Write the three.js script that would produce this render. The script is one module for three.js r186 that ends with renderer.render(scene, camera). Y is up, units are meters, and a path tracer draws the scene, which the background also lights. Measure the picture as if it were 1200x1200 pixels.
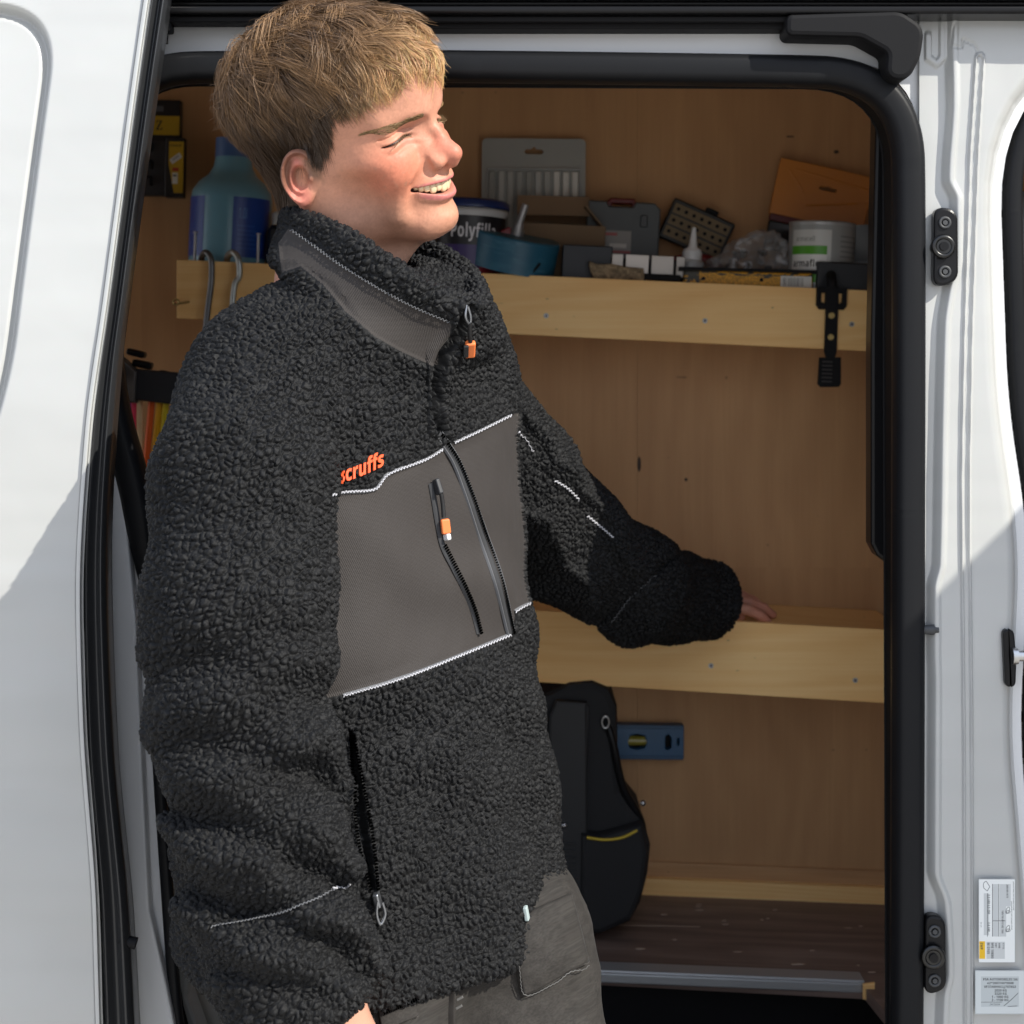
import * as THREE from 'three';
import { RoundedBoxGeometry } from 'three/addons/geometries/RoundedBoxGeometry.js';
import { mergeGeometries } from 'three/addons/utils/BufferGeometryUtils.js';
import { FontLoader } from 'three/addons/loaders/FontLoader.js';
import { TextGeometry } from 'three/addons/geometries/TextGeometry.js';

// ---------- camera, sky, sun, exposure ----------
const FOC = 1824, HOR = 420, EYE = 1.45;                     // focal length in photo pixels, horizon row, eye height
const scene = new THREE.Scene();
const camera = new THREE.PerspectiveCamera(2 * Math.atan(600 / FOC) * 180 / Math.PI, 1, 0.05, 400);
camera.position.set(0, EYE, 0);
camera.lookAt(0, EYE, -1);
camera.setViewOffset(1200, 1200, 0, 180, 1200, 1200);
camera.focus = 1.6; camera.userData.fStop = 8;                // the van's inside a little soft, as in the photograph
const SUN = new THREE.Vector3(0.62, 0.60, 0.45).normalize();
const sun = new THREE.DirectionalLight(new THREE.Color(1, 0.95, 0.85), 5.0);
sun.position.copy(SUN).multiplyScalar(12).add(new THREE.Vector3(0, 1, -1.8));
sun.target.position.set(0, 1, -1.8); scene.add(sun.target);
sun.castShadow = true; sun.shadow.mapSize.set(4096, 4096); sun.shadow.radius = 1;
Object.assign(sun.shadow.camera, { left: -4, right: 4, top: 4, bottom: -4, near: 1, far: 30 });
scene.add(sun);
{ // a clear sky with thin white haze toward the horizon, the same all round
  const w = 256, h = 128, d = new Float32Array(w * h * 4);
  for (let y = 0; y < h; y++) for (let x = 0; x < w; x++) {
    const el = (y + 0.5) / h * Math.PI - Math.PI / 2, az = (x + 0.5) / w * 2 * Math.PI - Math.PI;
    const up = Math.max(0, Math.sin(el)), i = (y * w + x) * 4;
    const dx = Math.cos(el) * Math.cos(az), dz = Math.cos(el) * Math.sin(az);
    const c = dx * SUN.x + Math.sin(el) * SUN.y + dz * SUN.z, glow = 0.55 * Math.pow(Math.max(0, c), 6);
    const t = Math.pow(up, 0.45), hz = [1.10, 1.10, 1.10], ze = [0.52, 0.65, 0.92];
    for (let k = 0; k < 3; k++) d[i + k] = (hz[k] * (1 - t) + ze[k] * t + glow) * (el < 0 ? 0.5 : 1);
    d[i + 3] = 1;
  }
  const t = new THREE.DataTexture(d, w, h, THREE.RGBAFormat, THREE.FloatType);
  t.mapping = THREE.EquirectangularReflectionMapping; t.magFilter = t.minFilter = THREE.LinearFilter; t.needsUpdate = true;
  scene.background = t; scene.environment = t;
}
scene.backgroundIntensity = 1.05; scene.environmentIntensity = 1.05;
const renderer = new THREE.WebGLRenderer({ antialias: true });
renderer.setSize(1024, 1024);
renderer.toneMapping = THREE.LinearToneMapping; renderer.toneMappingExposure = 1.2;
renderer.shadowMap.enabled = true;

// ---------- helpers ----------
const V = (x, y, z) => new THREE.Vector3(x, y, z);
const at = (px, py, d) => V((px - 600) * d / FOC, EYE - (py - HOR) * d / FOC, -d);   // photo pixel + distance -> point in metres
const clamp = (x, a = 0, b = 1) => x < a ? a : x > b ? b : x;
const sstep = (a, b, x) => { const t = clamp((x - a) / (b - a)); return t * t * (3 - 2 * t); };
const lerp = (a, b, t) => a + (b - a) * t;
let seed = 12345;
const rnd = () => { seed = (seed * 1664525 + 1013904223) >>> 0; return seed / 4294967296; };
const hash3 = (x, y, z) => { let h = (Math.imul(x, 374761393) ^ Math.imul(y, 668265263) ^ Math.imul(z, 2147483647 - 1274126177)) >>> 0; h = Math.imul(h ^ (h >>> 13), 1274126177) >>> 0; h = Math.imul(h ^ (h >>> 16), 2246822519) >>> 0; return (h ^ (h >>> 15)) >>> 0; };
function noise3(x, y, z) {                                   // value noise, -1..1
  const X = Math.floor(x), Y = Math.floor(y), Z = Math.floor(z), u = x - X, v = y - Y, w = z - Z;
  const a = u * u * (3 - 2 * u), b = v * v * (3 - 2 * v), c = w * w * (3 - 2 * w), g = (i, j, k) => hash3(X + i, Y + j, Z + k) / 2147483648 - 1;
  return lerp(lerp(lerp(g(0, 0, 0), g(1, 0, 0), a), lerp(g(0, 1, 0), g(1, 1, 0), a), b), lerp(lerp(g(0, 0, 1), g(1, 0, 1), a), lerp(g(0, 1, 1), g(1, 1, 1), a), b), c);
}
const fbm = (x, y, z, n = 4) => { let s = 0, a = 0.5; for (let i = 0; i < n; i++) { s += a * noise3(x, y, z); x = x * 2.03 + 7.1; y = y * 2.03 + 3.7; z = z * 2.03 + 5.3; a *= 0.5; } return s; };
const used = {};
function numbered(n) { used[n] = (used[n] ?? -1) + 1; return used[n] ? n + '_' + String(used[n]).padStart(3, '0') : n; }
function tag(o, label, category, group, kind) {
  if (label) o.userData.label = label; if (category) o.userData.category = category;
  if (group) o.userData.group = group; if (kind) o.userData.kind = kind; return o;
}
function mesh(name, g, m, parent) {
  if (Array.isArray(g) && g.length === 1) g = g[0]; if (Array.isArray(g)) g = mergeGeometries(g.map((q) => { q = q.index ? q.toNonIndexed() : q; for (const k of Object.keys(q.attributes)) if (!['position', 'normal', 'uv'].includes(k)) q.deleteAttribute(k); return q; }));
  const o = new THREE.Mesh(g, m); o.castShadow = o.receiveShadow = true;
  o.name = parent ? name : numbered(name); (parent ?? scene).add(o); return o;
}
function thing(name, label, category, pos = V(0, 0, 0), rz = 0, group) {
  const o = new THREE.Group(); o.name = numbered(name); o.position.copy(pos); o.rotation.z = rz; scene.add(o);
  return tag(o, label, category, group);
}
const S3 = THREE.SRGBColorSpace;
const mat = (c, r = 0.6, o = {}) => new THREE.MeshPhysicalMaterial({ color: Array.isArray(c) ? new THREE.Color().setRGB(...c) : new THREE.Color(c), roughness: r, ...o });
function canvasTex(w, h, draw) {
  const c = document.createElement('canvas'); c.width = w; c.height = h; const x = c.getContext('2d'); draw(x, w, h);
  const t = new THREE.CanvasTexture(c); t.colorSpace = S3; t.magFilter = THREE.LinearFilter; return t;
}
function dataTex(w, h, fn, srgb) {                            // fn(x, y) -> [r, g, b] 0..1
  const d = new Uint8Array(w * h * 4);
  for (let y = 0; y < h; y++) for (let x = 0; x < w; x++) { const c = fn(x, y), i = (y * w + x) * 4; for (let k = 0; k < 3; k++) d[i + k] = clamp(c[k]) * 255; d[i + 3] = 255; }
  const t = new THREE.DataTexture(d, w, h); t.wrapS = t.wrapT = THREE.RepeatWrapping; t.magFilter = THREE.LinearFilter; t.minFilter = THREE.LinearFilter; if (srgb) t.colorSpace = S3; t.needsUpdate = true; return t;
}
const box = (w, h, d, x = 0, y = 0, z = 0, r = 0.002, rot) => { const g = r ? new RoundedBoxGeometry(w, h, d, 2, Math.min(r, w / 2.1, h / 2.1, d / 2.1)) : new THREE.BoxGeometry(w, h, d); if (rot) g.applyMatrix4(new THREE.Matrix4().makeRotationFromEuler(new THREE.Euler(...rot))); return g.translate(x, y, z); };
const cyl = (r0, r1, h, x = 0, y = 0, z = 0, n = 24, rot) => { const g = new THREE.CylinderGeometry(r1, r0, h, n); if (rot) g.applyMatrix4(new THREE.Matrix4().makeRotationFromEuler(new THREE.Euler(...rot))); return g.translate(x, y, z); };
const tube = (pts, r, n = 40, k = 8, closed = false) => new THREE.TubeGeometry(new THREE.CatmullRomCurve3(pts, closed, 'centripetal'), n, r, k, closed);
function shapeG(pts, depth, bevel = 0.0015, holes = []) {      // pts: [x, y] in metres
  const s = new THREE.Shape(pts.map((p) => new THREE.Vector2(...p))); for (const h of holes) s.holes.push(new THREE.Path(h.map((p) => new THREE.Vector2(...p))));
  return new THREE.ExtrudeGeometry(s, { depth, bevelEnabled: bevel > 0, bevelSize: bevel, bevelThickness: bevel, bevelSegments: 2, curveSegments: 8 });
}
function grid(nu, nv, fn) {                                    // fn(u, v) -> Vector3, uv in metres left to the maker
  const p = [], uv = [], idx = [];
  for (let j = 0; j <= nv; j++) for (let i = 0; i <= nu; i++) { const q = fn(i / nu, j / nv); p.push(q.x, q.y, q.z); uv.push(q.x, q.y); }
  for (let j = 0; j < nv; j++) for (let i = 0; i < nu; i++) { const a = j * (nu + 1) + i, b = a + 1, c = a + nu + 1, d = c + 1; idx.push(a, c, b, b, c, d); }
  const g = new THREE.BufferGeometry(); g.setAttribute('position', new THREE.Float32BufferAttribute(p, 3)); g.setAttribute('uv', new THREE.Float32BufferAttribute(uv, 2)); g.setIndex(idx); g.computeVertexNormals(); return g;
}
const poly = (list, x) => { for (let i = 0; i < list.length - 1; i++) { const [a, b] = list[i], [c, d] = list[i + 1]; if (x <= c || i === list.length - 2) { const t = clamp((x - a) / (c - a)); return b + (d - b) * t; } } };
function curve1(list) {                                        // smooth function through [x, y] pairs (monotone cubic)
  const n = list.length, X = list.map((p) => p[0]), Y = list.map((p) => p[1]), D = [], M = [];
  for (let i = 0; i < n - 1; i++) D.push((Y[i + 1] - Y[i]) / (X[i + 1] - X[i]));
  for (let i = 0; i < n; i++) M.push(i === 0 ? D[0] : i === n - 1 ? D[n - 2] : D[i - 1] * D[i] <= 0 ? 0 : 2 / (1 / D[i - 1] + 1 / D[i]));
  return (x) => { if (x <= X[0]) return Y[0] + M[0] * (x - X[0]) * 0; if (x >= X[n - 1]) return Y[n - 1]; let i = 0; while (x > X[i + 1]) i++; const h = X[i + 1] - X[i], t = (x - X[i]) / h, t2 = t * t, t3 = t2 * t; return (2 * t3 - 3 * t2 + 1) * Y[i] + (t3 - 2 * t2 + t) * h * M[i] + (-2 * t3 + 3 * t2) * Y[i + 1] + (t3 - t2) * h * M[i + 1]; };
}

// ---------- materials ----------
const plyTex = (base, dark, seedN, strength) => dataTex(1024, 512, (x, y) => {
  const u = x / 1024, v = y / 512, per = (n) => n;
  const w = fbm(u * 3, v * 5, seedN, 3), ring = Math.sin((v * 9 + w * 2.2 + fbm(u * 2, v * 2, seedN + 9, 2) * 2) * 6.28);
  const gr = fbm(u * 8, v * 160, seedN + 3, 4), fine = noise3(u * 60, v * 500, seedN);
  const t = clamp(0.5 + strength * (0.22 * ring + 0.5 * gr + 0.12 * fine) + 0.55 * fbm(u * 4, v * 3, seedN + 20, 4));
  const sp = Math.max(0, noise3(u * 90, v * 45, seedN + 31) - 0.86) * 3;
  return [0, 1, 2].map((k) => per(lerp(dark[k], base[k], t) * (1 - sp)));
}, true);
const M = {};
{
  const a = plyTex([0.98, 0.82, 0.56], [0.92, 0.71, 0.43], 2.5, 0.7);
  const b = plyTex([0.80, 0.63, 0.44], [0.68, 0.51, 0.34], 11.5, 0.42);
  const c = plyTex([0.52, 0.45, 0.41], [0.36, 0.29, 0.26], 21.5, 0.9);
  M.lip = mat('#ffffff', 0.55, { map: a }); M.wall = mat('#ffffff', 0.6, { map: b }); M.floor = mat('#ffffff', 0.5, { map: c });
  M.paint = mat([0.485, 0.495, 0.50], 0.30, { clearcoat: 0.7, clearcoatRoughness: 0.12 });
  const dirt = dataTex(512, 512, (x, y) => { const n = fbm(x / 70, y / 70, 4.4, 4), st = noise3(x / 160, y / 9, 12) * 0.5 + 0.5, t = 0.975 + 0.03 * n - 0.02 * st * st; return [t, t * 0.998, t * 0.985]; }, true);
  M.paint.map = dirt; M.paint.color.multiplyScalar(1.0);
  M.paintIn = mat([0.66, 0.67, 0.68], 0.45, { clearcoat: 0.4, clearcoatRoughness: 0.2 });
  M.rubber = mat([0.010, 0.0105, 0.012], 0.45, { specularIntensity: 0.3 }); M.black = mat([0.010, 0.010, 0.011], 0.6, { specularIntensity: 0.25 }); M.gloss = mat([0.009, 0.009, 0.010], 0.28, { specularIntensity: 0.4 });
  M.darkgrey = mat([0.045, 0.047, 0.05], 0.5); M.steel = mat([0.55, 0.55, 0.55], 0.32, { metalness: 1 }); M.zinc = mat([0.45, 0.45, 0.46], 0.5, { metalness: 0.8 });
  M.brass = mat([0.5, 0.38, 0.16], 0.4, { metalness: 0.9 });
}
function plyUV(g, su = 1.2, sv = 0.6, rot = false) {           // planar uv in metres over the largest faces
  const p = g.attributes.position, n = g.attributes.normal, uv = [];
  for (let i = 0; i < p.count; i++) { const ax = Math.abs(n.getX(i)), ay = Math.abs(n.getY(i)), az = Math.abs(n.getZ(i)); let a, b; if (az >= ax && az >= ay) { a = p.getX(i); b = p.getY(i); } else if (ay >= ax) { a = p.getX(i); b = p.getZ(i); } else { a = p.getZ(i); b = p.getY(i); } if (rot) [a, b] = [b, a]; uv.push(a / su, b / sv); }
  g.setAttribute('uv', new THREE.Float32BufferAttribute(uv, 2)); return g;
}

// ---------- ground ----------
{
  const t = dataTex(512, 512, (x, y) => { const n = 0.5 + 0.5 * fbm(x / 40, y / 40, 1.5, 4) + 0.12 * noise3(x / 2, y / 2, 7); return [0.62 + 0.14 * n, 0.60 + 0.14 * n, 0.57 + 0.13 * n]; }, true);
  t.repeat.set(60, 60);
  const g = new THREE.PlaneGeometry(160, 160).rotateX(-Math.PI / 2);
  tag(mesh('ground', g, mat('#ffffff', 0.9, { map: t })), null, null, null, 'structure');
}
// ---------- the van ----------
const ZB = 1.75;                                               // distance of the van's side
const van = thing('van', 'white panel van with its side door slid open and plywood lined load space', 'van', V(0, 0, 0));
const P = (px, py, d = ZB) => at(px, py, d);
// contour of the cargo opening (photo pixels at the van's side), clockwise from top left
function roundedLoop(c, n = 10) {                              // c: [x, y, radius]
  const out = [];
  for (let i = 0; i < c.length; i++) {
    const [x, y, r] = c[i], [ax, ay] = c[(i + c.length - 1) % c.length], [bx, by] = c[(i + 1) % c.length];
    const la = Math.hypot(ax - x, ay - y), lb = Math.hypot(bx - x, by - y), A = [x + (ax - x) / la * r, y + (ay - y) / la * r], B = [x + (bx - x) / lb * r, y + (by - y) / lb * r];
    for (let k = 0; k <= n; k++) { const t = k / n; out.push([(1 - t) ** 2 * A[0] + 2 * t * (1 - t) * x + t * t * B[0], (1 - t) ** 2 * A[1] + 2 * t * (1 - t) * y + t * t * B[1]]); }
  }
  return out;
}
const opening = roundedLoop([[126, 66, 95], [520, 58, 5], [1083, 68, 105], [1083, 600, 5], [1078, 1345, 90], [206, 1330, 150], [176, 900, 60], [170, 760, 60], [152, 580, 60], [116, 460, 60], [116, 300, 20]]);
const frontDoorway = roundedLoop([[1172, 60, 190], [1480, 60, 120], [1480, 1330, 100], [1240, 1330, 120], [1200, 860, 60], [1212, 640, 80], [1186, 470, 60]]);
const mP = (l, d = ZB) => l.map(([x, y]) => { const p = P(x, y, d); return [p.x, p.y]; });
function sdPoly(pts, x, y) {                                   // signed distance in pixels, negative inside
  let d = 1e18, s = 1;
  for (let i = 0, j = pts.length - 1; i < pts.length; j = i++) {
    const [ax, ay] = pts[i], [bx, by] = pts[j], ex = bx - ax, ey = by - ay, wx = x - ax, wy = y - ay, t = clamp((wx * ex + wy * ey) / (ex * ex + ey * ey + 1e-12)), qx = wx - ex * t, qy = wy - ey * t;
    d = Math.min(d, qx * qx + qy * qy);
    const c1 = y >= ay, c2 = y < by, c3 = ex * wy > ey * wx; if ((c1 && c2 && c3) || (!c1 && !c2 && !c3)) s = -s;
  }
  return s * Math.sqrt(d);
}
function sdSeg(x, y, l) { let d = 1e9; for (let i = 0; i < l.length - 1; i++) { const [ax, ay] = l[i], [bx, by] = l[i + 1], ex = bx - ax, ey = by - ay, t = clamp(((x - ax) * ex + (y - ay) * ey) / (ex * ex + ey * ey)); d = Math.min(d, Math.hypot(x - ax - ex * t, y - ay - ey * t)); } return d; }
{ // pressed steel of the side between cargo and front doorway (the B pillar) with its steps, seam and pockets
  const seam = [[1148, 68], [1141, 180], [1134, 400], [1131, 560], [1132, 700], [1134, 900], [1135, 1300]];
  const rib = [[1090, 40], [1090, 66], [1100, 73], [1107, 66], [1107, 10]];
  const channel = curve1([[60, 1112], [120, 1113], [210, 1108], [235, 1117], [300, 1117], [345, 1108], [380, 1103], [500, 1100], [660, 1097], [690, 1091], [760, 1091], [800, 1092], [1020, 1091], [1060, 1103], [1140, 1107], [1170, 1102], [1300, 1098]]);
  const sk = 1.0;
  const hgt = (x, y) => {                                       // millimetres toward the camera
    let h = 0;
    h -= 9 * (1 - sstep(-4, 5, x - channel(y)));                // channel beside the opening
    h += 2.2 * sstep(6, 1, Math.abs(x - channel(y) - 7));
    const ds = sdSeg(x, y, seam);
    h += 3.5 * sstep(7, 4.5, ds) - 3.2 * sstep(2.4, 1.2, Math.abs(ds - 1.5));
    h += 3.0 * sstep(5, 2.5, sdSeg(x, y, rib));
    h -= 1.6 * sstep(1.6, 0.6, sdSeg(x, y, [[1117, 30], [1115, 54], [1128, 55], [1128, 46], [1142, 52], [1148, 66]]));
    const fd = sdPoly(frontDoorway, x, y);
    h -= 26 * (1 - sstep(0, 34, fd)) ** 2;                      // rolls back into the front doorway
    h += 2.5 * fbm(x / 60, y / 160, 3.3, 2) * sk;
    return h;
  };
  const x1 = 1360, y0 = -160, y1 = 1330;
  const g = grid(230, 700, (u, v) => { const px = lerp(1080, x1, Math.pow(u, 1.35)), py = lerp(y0, y1, v), p = P(px, py); p.z += hgt(px, py) / 1000; return p; });
  // keep only what lies outside both doorways
  const idx = g.index.array, pos = g.attributes.position, keep = [];
  const px = (i) => pos.getX(i) * FOC / ZB + 600, py = (i) => HOR - (pos.getY(i) - EYE) * FOC / ZB;
  for (let i = 0; i < idx.length; i += 3) { const x = (px(idx[i]) + px(idx[i + 1]) + px(idx[i + 2])) / 3, y = (py(idx[i]) + py(idx[i + 1]) + py(idx[i + 2])) / 3; if (sdPoly(frontDoorway, x, y) > -4 && sdPoly(opening, x, y) > -6) keep.push(idx[i], idx[i + 1], idx[i + 2]); }
  g.setIndex(keep); g.computeVertexNormals();
  mesh('door_pillar', g, M.paint, van);
  // inner sheet behind it, so that the pillar has thickness, with the top rail and the rear pillar
  const outer = mP([[-1400, -240], [1500, -240], [1500, 1460], [-1400, 1460]]);
  const body = shapeG(outer, 0.03, 0.002, [mP(opening), mP(frontDoorway)]); body.translate(0, 0, -ZB - 0.048);
  mesh('side_panel', body, M.paintIn, van);
}
{ // rubber seals on the lips of the doorways
  const loop = (l, d, inset) => l.map(([x, y]) => P(x, y, d));
  const prof = (pts, rIn, rz, closed = true) => {               // flattened tube: wide across, proud toward the camera
    const c = new THREE.CatmullRomCurve3(pts, closed, 'centripetal'), n = 420, k = 14, L = c.getSpacedPoints(n), pos = [], idx = [];
    for (let i = 0; i <= n; i++) { const a = L[(i + n - 1) % n], b = L[(i + 1) % n], T = b.clone().sub(a).normalize(), N = V(T.y, -T.x, 0).normalize(), p = L[i % n], sl = 1 - 0.62 * sstep(P(300, 0).x, P(230, 0).x, p.x) * sstep(P(0, 600).y, P(0, 720).y, p.y);
      for (let j = 0; j <= k; j++) { const th = j / k * 2 * Math.PI, cx = Math.sign(Math.cos(th)) * Math.abs(Math.cos(th)) ** 0.6 * rIn, cz = Math.sign(Math.sin(th)) * Math.abs(Math.sin(th)) ** 0.75 * rz; pos.push(p.x + N.x * cx * sl, p.y + N.y * cx * sl, p.z + cz * sl); } }
    for (let i = 0; i < n; i++) for (let j = 0; j < k; j++) { const a = i * (k + 1) + j, b = a + 1, e = a + k + 1, f = e + 1; idx.push(a, b, e, b, f, e); }
    const g = new THREE.BufferGeometry(); g.setAttribute('position', new THREE.Float32BufferAttribute(pos, 3)); g.setIndex(idx); g.computeVertexNormals(); return g;
  };
  mesh('door_seal', [prof(loop(roundedLoop([[140, 80, 90], [520, 78, 5], [1064, 86, 110], [1064, 600, 5], [1061, 1335, 85], [216, 1318, 140], [186, 900, 60], [181, 760, 60], [164, 590, 60], [126, 460, 60], [122, 300, 20]]), ZB + 0.01), 0.0175, 0.022)], M.rubber, van);
  mesh('front_door_seal', [prof(loop(frontDoorway.map(([x, y]) => [x + 6, y]), ZB + 0.03), 0.011, 0.018)], M.rubber, van);
  // plastic jamb inside the opening
  const jg = shapeG(mP(roundedLoop([[60, 40, 90], [1110, 44, 110], [1110, 1390, 90], [60, 1390, 110]]), 1.81), 0.05, 0.002, [mP(roundedLoop([[140, 92, 80], [1046, 96, 95], [1050, 1325, 80], [212, 1305, 130], [176, 900, 40], [172, 760, 40], [166, 600, 40], [128, 470, 40], [128, 300, 20]]), 1.81)]);
  jg.translate(0, 0, -ZB - 0.11); mesh('jamb', jg, M.black, van);
  // black trim behind the front edge of the opening, stepping back at its foot
  const tr = shapeG(mP([[1030, 120], [1110, 120], [1110, 1240], [1050, 1240], [1050, 672], [1046, 660], [1030, 648], [1024, 636], [1024, 400]], 1.9), 0.025, 0.004); tr.translate(0, 0, -1.925); mesh('door_trim', tr, M.gloss, van);
}
{ // top of the side: black gutter rail, door track and the grey painted strip under them
  const bar = (x0, x1, y0, y1, d, dz, r = 0.003) => { const a = P(x0, y0, d), b = P(x1, y1, d); return box(b.x - a.x, a.y - b.y, dz, (a.x + b.x) / 2, (a.y + b.y) / 2, -d, r); };
  mesh('roof_rail', [bar(-900, 1700, -70, 4, 1.73, 0.05, 0.006), bar(-900, 1700, 5, 10, 1.735, 0.03, 0.002), bar(-900, 1700, 11, 21, 1.735, 0.045, 0.004)], M.gloss, van);
  mesh('door_track', [bar(190, 1008, 22, 29, 1.738, 0.03, 0.002), bar(500, 1010, 29, 37, 1.75, 0.03, 0.002)], M.black, van);
  const sh = shapeG(mP(roundedLoop([[925, 24, 3], [1052, 20, 8], [1076, 36, 10], [1072, 66, 8], [1060, 90, 10], [1042, 88, 8], [1044, 60, 10], [1008, 40, 8], [925, 38, 3]]), 1.72), 0.04, 0.005); sh.translate(0, 0, -1.755);
  mesh('track_end_cover', sh, M.black, van);
  mesh('track_hook', [box(0.012, 0.016, 0.02, P(196, 40, 1.735).x, P(196, 34).y, -1.735, 0.003), cyl(0.004, 0.004, 0.02, P(193, 44, 1.735).x, P(193, 44).y, -1.735, 12)], M.black, van);
}
{ // striker plates with their bolts
  const plate = (x0, x1, y0, y1) => {
    const cx = (x0 + x1) / 2, r = (x1 - x0) / 2 * 0.95, sh = shapeG(mP(roundedLoop([[x0 + 2, y0, r * 0.8], [x1, y0 + 3, r], [x1 + 1, y1 - 6, r], [x0 + 1, y1, r * 0.9]], 8), ZB), 0.010, 0.003); sh.translate(0, 0, -ZB - 0.004);
    const o = mesh('striker_plate', sh, M.gloss, van);
    for (const f of [0.18, 0.83]) { const p = P(cx - 1, lerp(y0, y1, f)); mesh('bolt', [new THREE.TorusGeometry(0.0055, 0.0018, 8, 20).translate(p.x, p.y, -ZB + 0.010), cyl(0.003, 0.003, 0.004, p.x, p.y, -ZB + 0.010, 6, [Math.PI / 2, 0, 0])], M.darkgrey, o); }
    const p = P(cx - 4, (y0 + y1) / 2); mesh('socket', [new THREE.TorusGeometry(0.0105, 0.0032, 10, 26).translate(p.x, p.y, -ZB + 0.014), cyl(0.0105, 0.0085, 0.02, p.x, p.y, -ZB + 0.006, 24, [Math.PI / 2, 0, 0])], M.steel.clone(), o).material.color.setRGB(0.05, 0.05, 0.05);
    mesh('socket_core', cyl(0.005, 0.005, 0.008, p.x, p.y, -ZB + 0.0145, 20, [Math.PI / 2, 0, 0]), M.gloss, o);
  };
  plate(1094, 1117, 246, 334); plate(1084, 1103, 1072, 1160);
  // small screw in the channel and the front door's latch post
  const q = P(1088, 738); mesh('buffer', [cyl(0.006, 0.005, 0.012, q.x, q.y, -ZB, 16, [0, 0, Math.PI / 2]), cyl(0.004, 0.004, 0.022, q.x, q.y, -ZB, 16, [0, 0, Math.PI / 2])], M.darkgrey, van);
  const k = P(1181, 770, ZB - 0.004); const lp = mesh('latch_plate', shapeG(mP(roundedLoop([[1175, 738, 5], [1184, 738, 5], [1187, 770, 4], [1186, 802, 5], [1178, 802, 5]], 5), ZB), 0.006, 0.002).translate(0, 0, -ZB + 0.0), M.gloss, van);
  mesh('latch_pin', [cyl(0.006, 0.006, 0.05, k.x + 0.03, k.y + 0.002, -ZB + 0.008, 16, [0, 0, Math.PI / 2]), cyl(0.0095, 0.0095, 0.006, k.x + 0.006, k.y + 0.002, -ZB + 0.008, 20, [0, 0, Math.PI / 2])], M.steel, lp);
}
{ // the cab's own door, standing open at right angles to the side just outside the picture: its shade falls across the foot of the pillar
  const X = 1.25, q = (z, y) => [z, y], cd = mesh('cab_door', shapeG([q(0, 0.45), q(0.83, 0.45), q(0.85, 0.7), q(0.85, 1.30), q(0, 1.30)], 0.05, 0.006).rotateY(-Math.PI / 2).translate(X, 0, -1.74), M.paint, van);
  mesh('window_frame', shapeG([q(0, 1.302), q(0.85, 1.302), q(0.82, 1.84), q(0.74, 1.885), q(0.28, 1.885), q(0.16, 1.80)], 0.04, 0.004, [[q(0.09, 1.33), q(0.20, 1.77), q(0.30, 1.845), q(0.73, 1.845), q(0.775, 1.81), q(0.80, 1.33)]]).rotateY(-Math.PI / 2).translate(X - 0.004, 0, -1.74), M.black, cd);
  mesh('window_pane', shapeG([q(0.08, 1.32), q(0.19, 1.78), q(0.29, 1.855), q(0.735, 1.855), q(0.785, 1.82), q(0.81, 1.32)], 0.004, 0).rotateY(-Math.PI / 2).translate(X - 0.02, 0, -1.74), mat([0.10, 0.11, 0.11], 0.05, { transmission: 1 }), cd);
  mesh('arm_rest', box(0.07, 0.06, 0.4, X - 0.09, 1.0, -1.3, 0.02), M.darkgrey, cd);
}
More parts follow.
